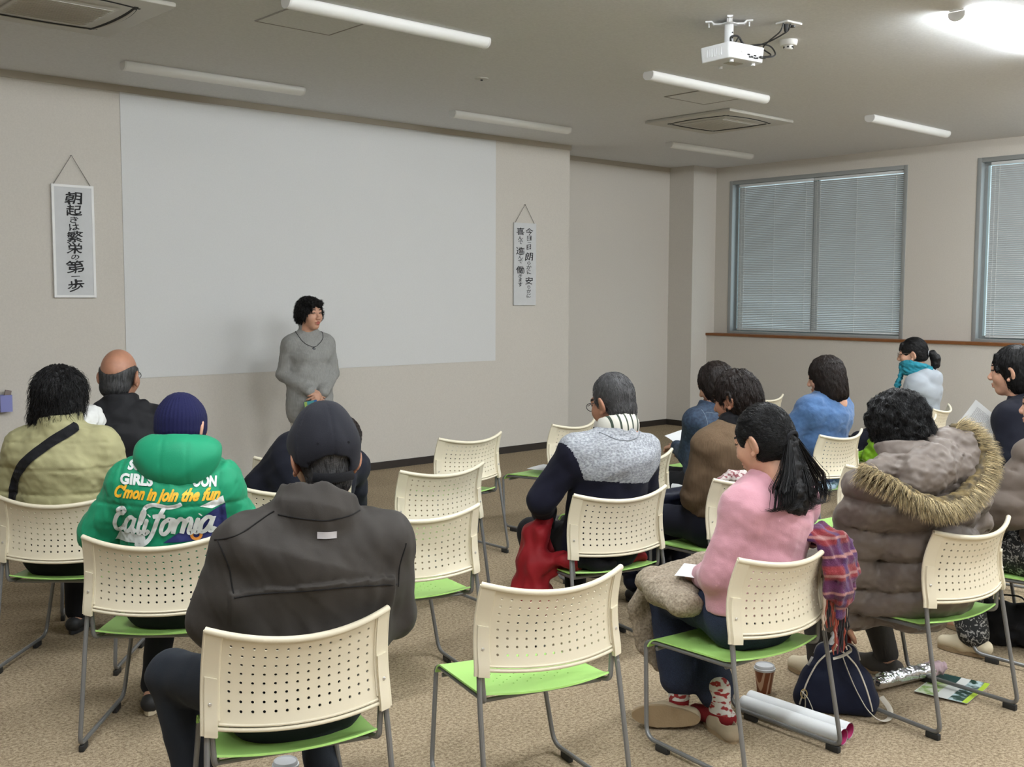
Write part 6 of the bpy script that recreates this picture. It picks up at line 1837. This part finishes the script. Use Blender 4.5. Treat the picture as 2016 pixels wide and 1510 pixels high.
wf = waves(241, .13, .011); wg = waves(242, .018, .0016, 9)
solid_thing('fleece_coat', S, [mf, ml], 'C', 'beige fleece coat lying across the lap of the person in pink', 'coat', lambda P: wf(P) + wg(P),
            lambda C: (((C[:, 2] < .33) & (C[:, 0] > .03) & (C[:, 0] < .13)) | ((C[:, 0] > .20) & (C[:, 2] < .46))).astype(int))

def sheet_thing(name, label, cat, k, corners, bow=.0, m=None, lines=False, group=None):
    """a sheet of paper through four corners (a,b,c,d), slightly bowed"""
    A, B, C_, D_ = [Vector(c) for c in corners]; n = (B - A).cross(D_ - A).normalized()
    f = lambda u, v: A * (1 - u) * (1 - v) + B * u * (1 - v) + C_ * u * v + D_ * (1 - u) * v + n * (bow * 4 * u * (1 - u))
    r = at_chair(name, k, label, cat, group)
    MB().sheet(f, 14, 10, .0007).build('page', m or M_pap, r)
    if lines:
        rg = random.Random(8); b = MB(); kk = MB()
        def bar(mb, u0, u1, v0, v1): mb.sheet(lambda u, v: f(u0 + (u1 - u0) * u, v0 + (v1 - v0) * v) + n * .0009, 6, 2); mb.sheet(lambda u, v: f(u0 + (u1 - u0) * u, v0 + (v1 - v0) * v) - n * .0016, 6, 2)
        for i in range(26):
            u = .10 + .8 * i / 26
            v = .14
            while v < .9: L_ = rg.uniform(.06, .16); bar(b, u, u + .010, v, min(.93, v + L_)); v += L_ + .015
        for (u0, u1, v0, v1) in ((.06, .085, .30, .80), (.42, .445, .25, .60), (.06, .115, .72, .80)): bar(kk, u0, u1, v0, v1)
        b.build('text_lines', M_prt, r); kk.build('headings', M_prtk, r)
    return r
sheet_thing('paper_sheet', 'white sheet held on the lap of the person in pink', 'paper', 'C', [(-.13, .16, .612), (-.04, .03, .592), (.09, .10, .600), (.0, .235, .622)], .006)
sheet_thing('paper_sheet', 'white sheet held up by the person in the denim jacket', 'paper', 'N', [(.13, .36, .737), (.16, .25, .659), (.373, .19, .713), (.343, .30, .791)], .012)
sheet_thing('paper_sheet', 'printed white sheet held up by the person in navy at the right edge', 'paper', 'U', [(-.13, .225, .895), (-.125, .100, 1.080), (-.095, -.045, .960), (-.10, .045, .790)], .012, None, True)
sheet_thing('paper_sheet', 'white sheet with a yellow edge left on an empty lime seat', 'paper', 'I', [(-.085, -.12, .420), (.12, -.13, .424), (.13, .13, .420), (-.075, .12, .414)], .002)
sheet_thing('paper_sheet', 'white sheet in the lap of the person in the fur-hooded coat', 'paper', 'D', [(-.09, .22, .635), (.06, .24, .645), (.10, .42, .625), (-.06, .40, .615)], .006)
q = W('I', (-.085, .0, 0))

# ---- coats and bags on seats
mr = cloth('red_nylon', (0.25, 0.010, 0.015, 1), rough=.55, bump=.05)
S = Solid(.007, .03)
S.cone((-.17, -.10, .435), (.20, -.10, .425), .045, .045, side=(0, 1, 0), fa=.6) ; S.cone((-.16, .10, .45), (.20, .10, .445), .06, .05)
S.chain([(-.215, .06, .60), (-.265, .06, .54), (-.295, .05, .42), (-.31, .04, .28)], [.05, .075, .085, .095], side=(0, 1, 0), fa=.6)
S.cone((-.28, .03, .40), (-.19, -.10, .43), .07, .05, k=.04); S.cone((-.30, .05, .30), (-.27, -.02, .25), .08, .07); S.cone((.20, -.03, .44), (.25, .08, .43), .055, .06)
S.ell((-.235, -.10, .37), (.07, .06, .05), k=.03, sub=True)
wr_ = waves(251, .09, .009)
o = solid_thing('red_jacket', S, mr, 'E', 'red padded jacket spread under the person in the grey and navy sweater', 'jacket', wr_)
S = Solid(.007, .015); S.chain([(-.195, -.10, .44), (-.10, -.19, .432), (-.03, -.195, .428)], [.026, .030, .026]); V, F = S.mesh(wr_); np_mesh('dark_cuff', V, F, M_black, o)
mn = cloth('navy_down', (0.008, 0.010, 0.024, 1), rough=.5)
S = Solid(.008, .03); S.cone((-.13, .30, .565), (.17, .32, .565), .055, .055, side=(0, 1, 0), fa=.9); S.chain([(-.10, .44, .50), (-.10, .475, .36), (-.09, .46, .20), (-.08, .44, .10)], [.09, .10, .10, .085], side=(1, 0, 0), fa=.5)
S.chain([(.12, .44, .50), (.13, .475, .34), (.12, .46, .20)], [.09, .10, .09], side=(1, 0, 0), fa=.5)
wq = waves(261, .06, .003)
solid_thing('down_coat', S, mn, 'P', 'navy down coat over the knees of the person in brown', 'coat', lambda P: wq(P) + .008 * (np.abs(np.sin(P[:, 2] * 45)) - .5))
S = Solid(.007, .03); S.cone((-.16, .06, .46), (.08, .10, .45), .055, .06); S.cone((-.14, .05, .50), (.06, -.02, .56), .07, .08, side=(1, 0, 0), fa=.7); S.cone((-.02, -.02, .60), (.06, -.04, .62), .06, .05); S.cone((-.12, .02, .55), (-.04, .0, .63), .07, .06); S.cone((-.17, .16, .44), (.0, .17, .44), .04, .045)
wl = waves(271, .06, .008)
solid_thing('lime_coat', S, cloth('lime_nylon', (0.16, 0.33, 0.015, 1), rough=.55), 'T', 'bright lime coat heaped on a seat between the blue sweater and the fur-hooded coat', 'coat', wl)
mbb = two_tone('blue_print_bag', (0.34, 0.47, 0.58, 1), (0.05, 0.14, 0.13, 1), 14, .5, 0, .60, .66, detail=3)
S = Solid(.006, .02); S.cone((-.20, -.165, .425), (-.01, -.185, .425), .032, .030, side=(0, 1, 0), fa=.75); S.cone((-.19, -.20, .42), (-.06, -.22, .42), .022, .020)
solid_thing('plastic_bag', S, mbb, 'Q', 'pale blue printed bag on the seat behind the person in the blue sweater', 'bag', waves(281, .05, .006))
S = Solid(.006, .02); S.cone((-.165, -.02, .43), (-.15, -.19, .43), .035, .032, side=(1, 0, 0), fa=.75); S.cone((-.17, .05, .425), (-.16, -.10, .428), .030, .026)
solid_thing('plastic_bag', S, mbb, 'N', 'pale blue printed bag under a paper roll, left of the brown sweater', 'bag', waves(282, .05, .006))
a, b = W('N', (-.165, .045, .484)), W('N', (-.10, -.20, .484))
paper_roll(a, b, .024, 'small white paper roll with magenta inside lying on the pale blue bag', None, 'paper_roll')
# floral scarf on the brown-sweater person's chair
S = Solid(.0055, .012); S.chain([(-.17, -.20, .742), (-.12, -.225, .772), (-.06, -.255, .765), (.02, -.275, .752)], [.020, .026, .028, .026]); S.chain([(-.10, -.262, .755), (-.06, -.285, .73), (.0, -.295, .70)], [.022, .026, .02])
solid_thing('patterned_scarf', S, two_tone('floral_wool', (.50, .44, .42, 1), (.20, .06, .07, 1), 60, .9, .3, .52, .60, detail=3), 'P', 'pale floral scarf draped on the chair back behind the brown sweater', 'scarf', waves(291, .03, .003))
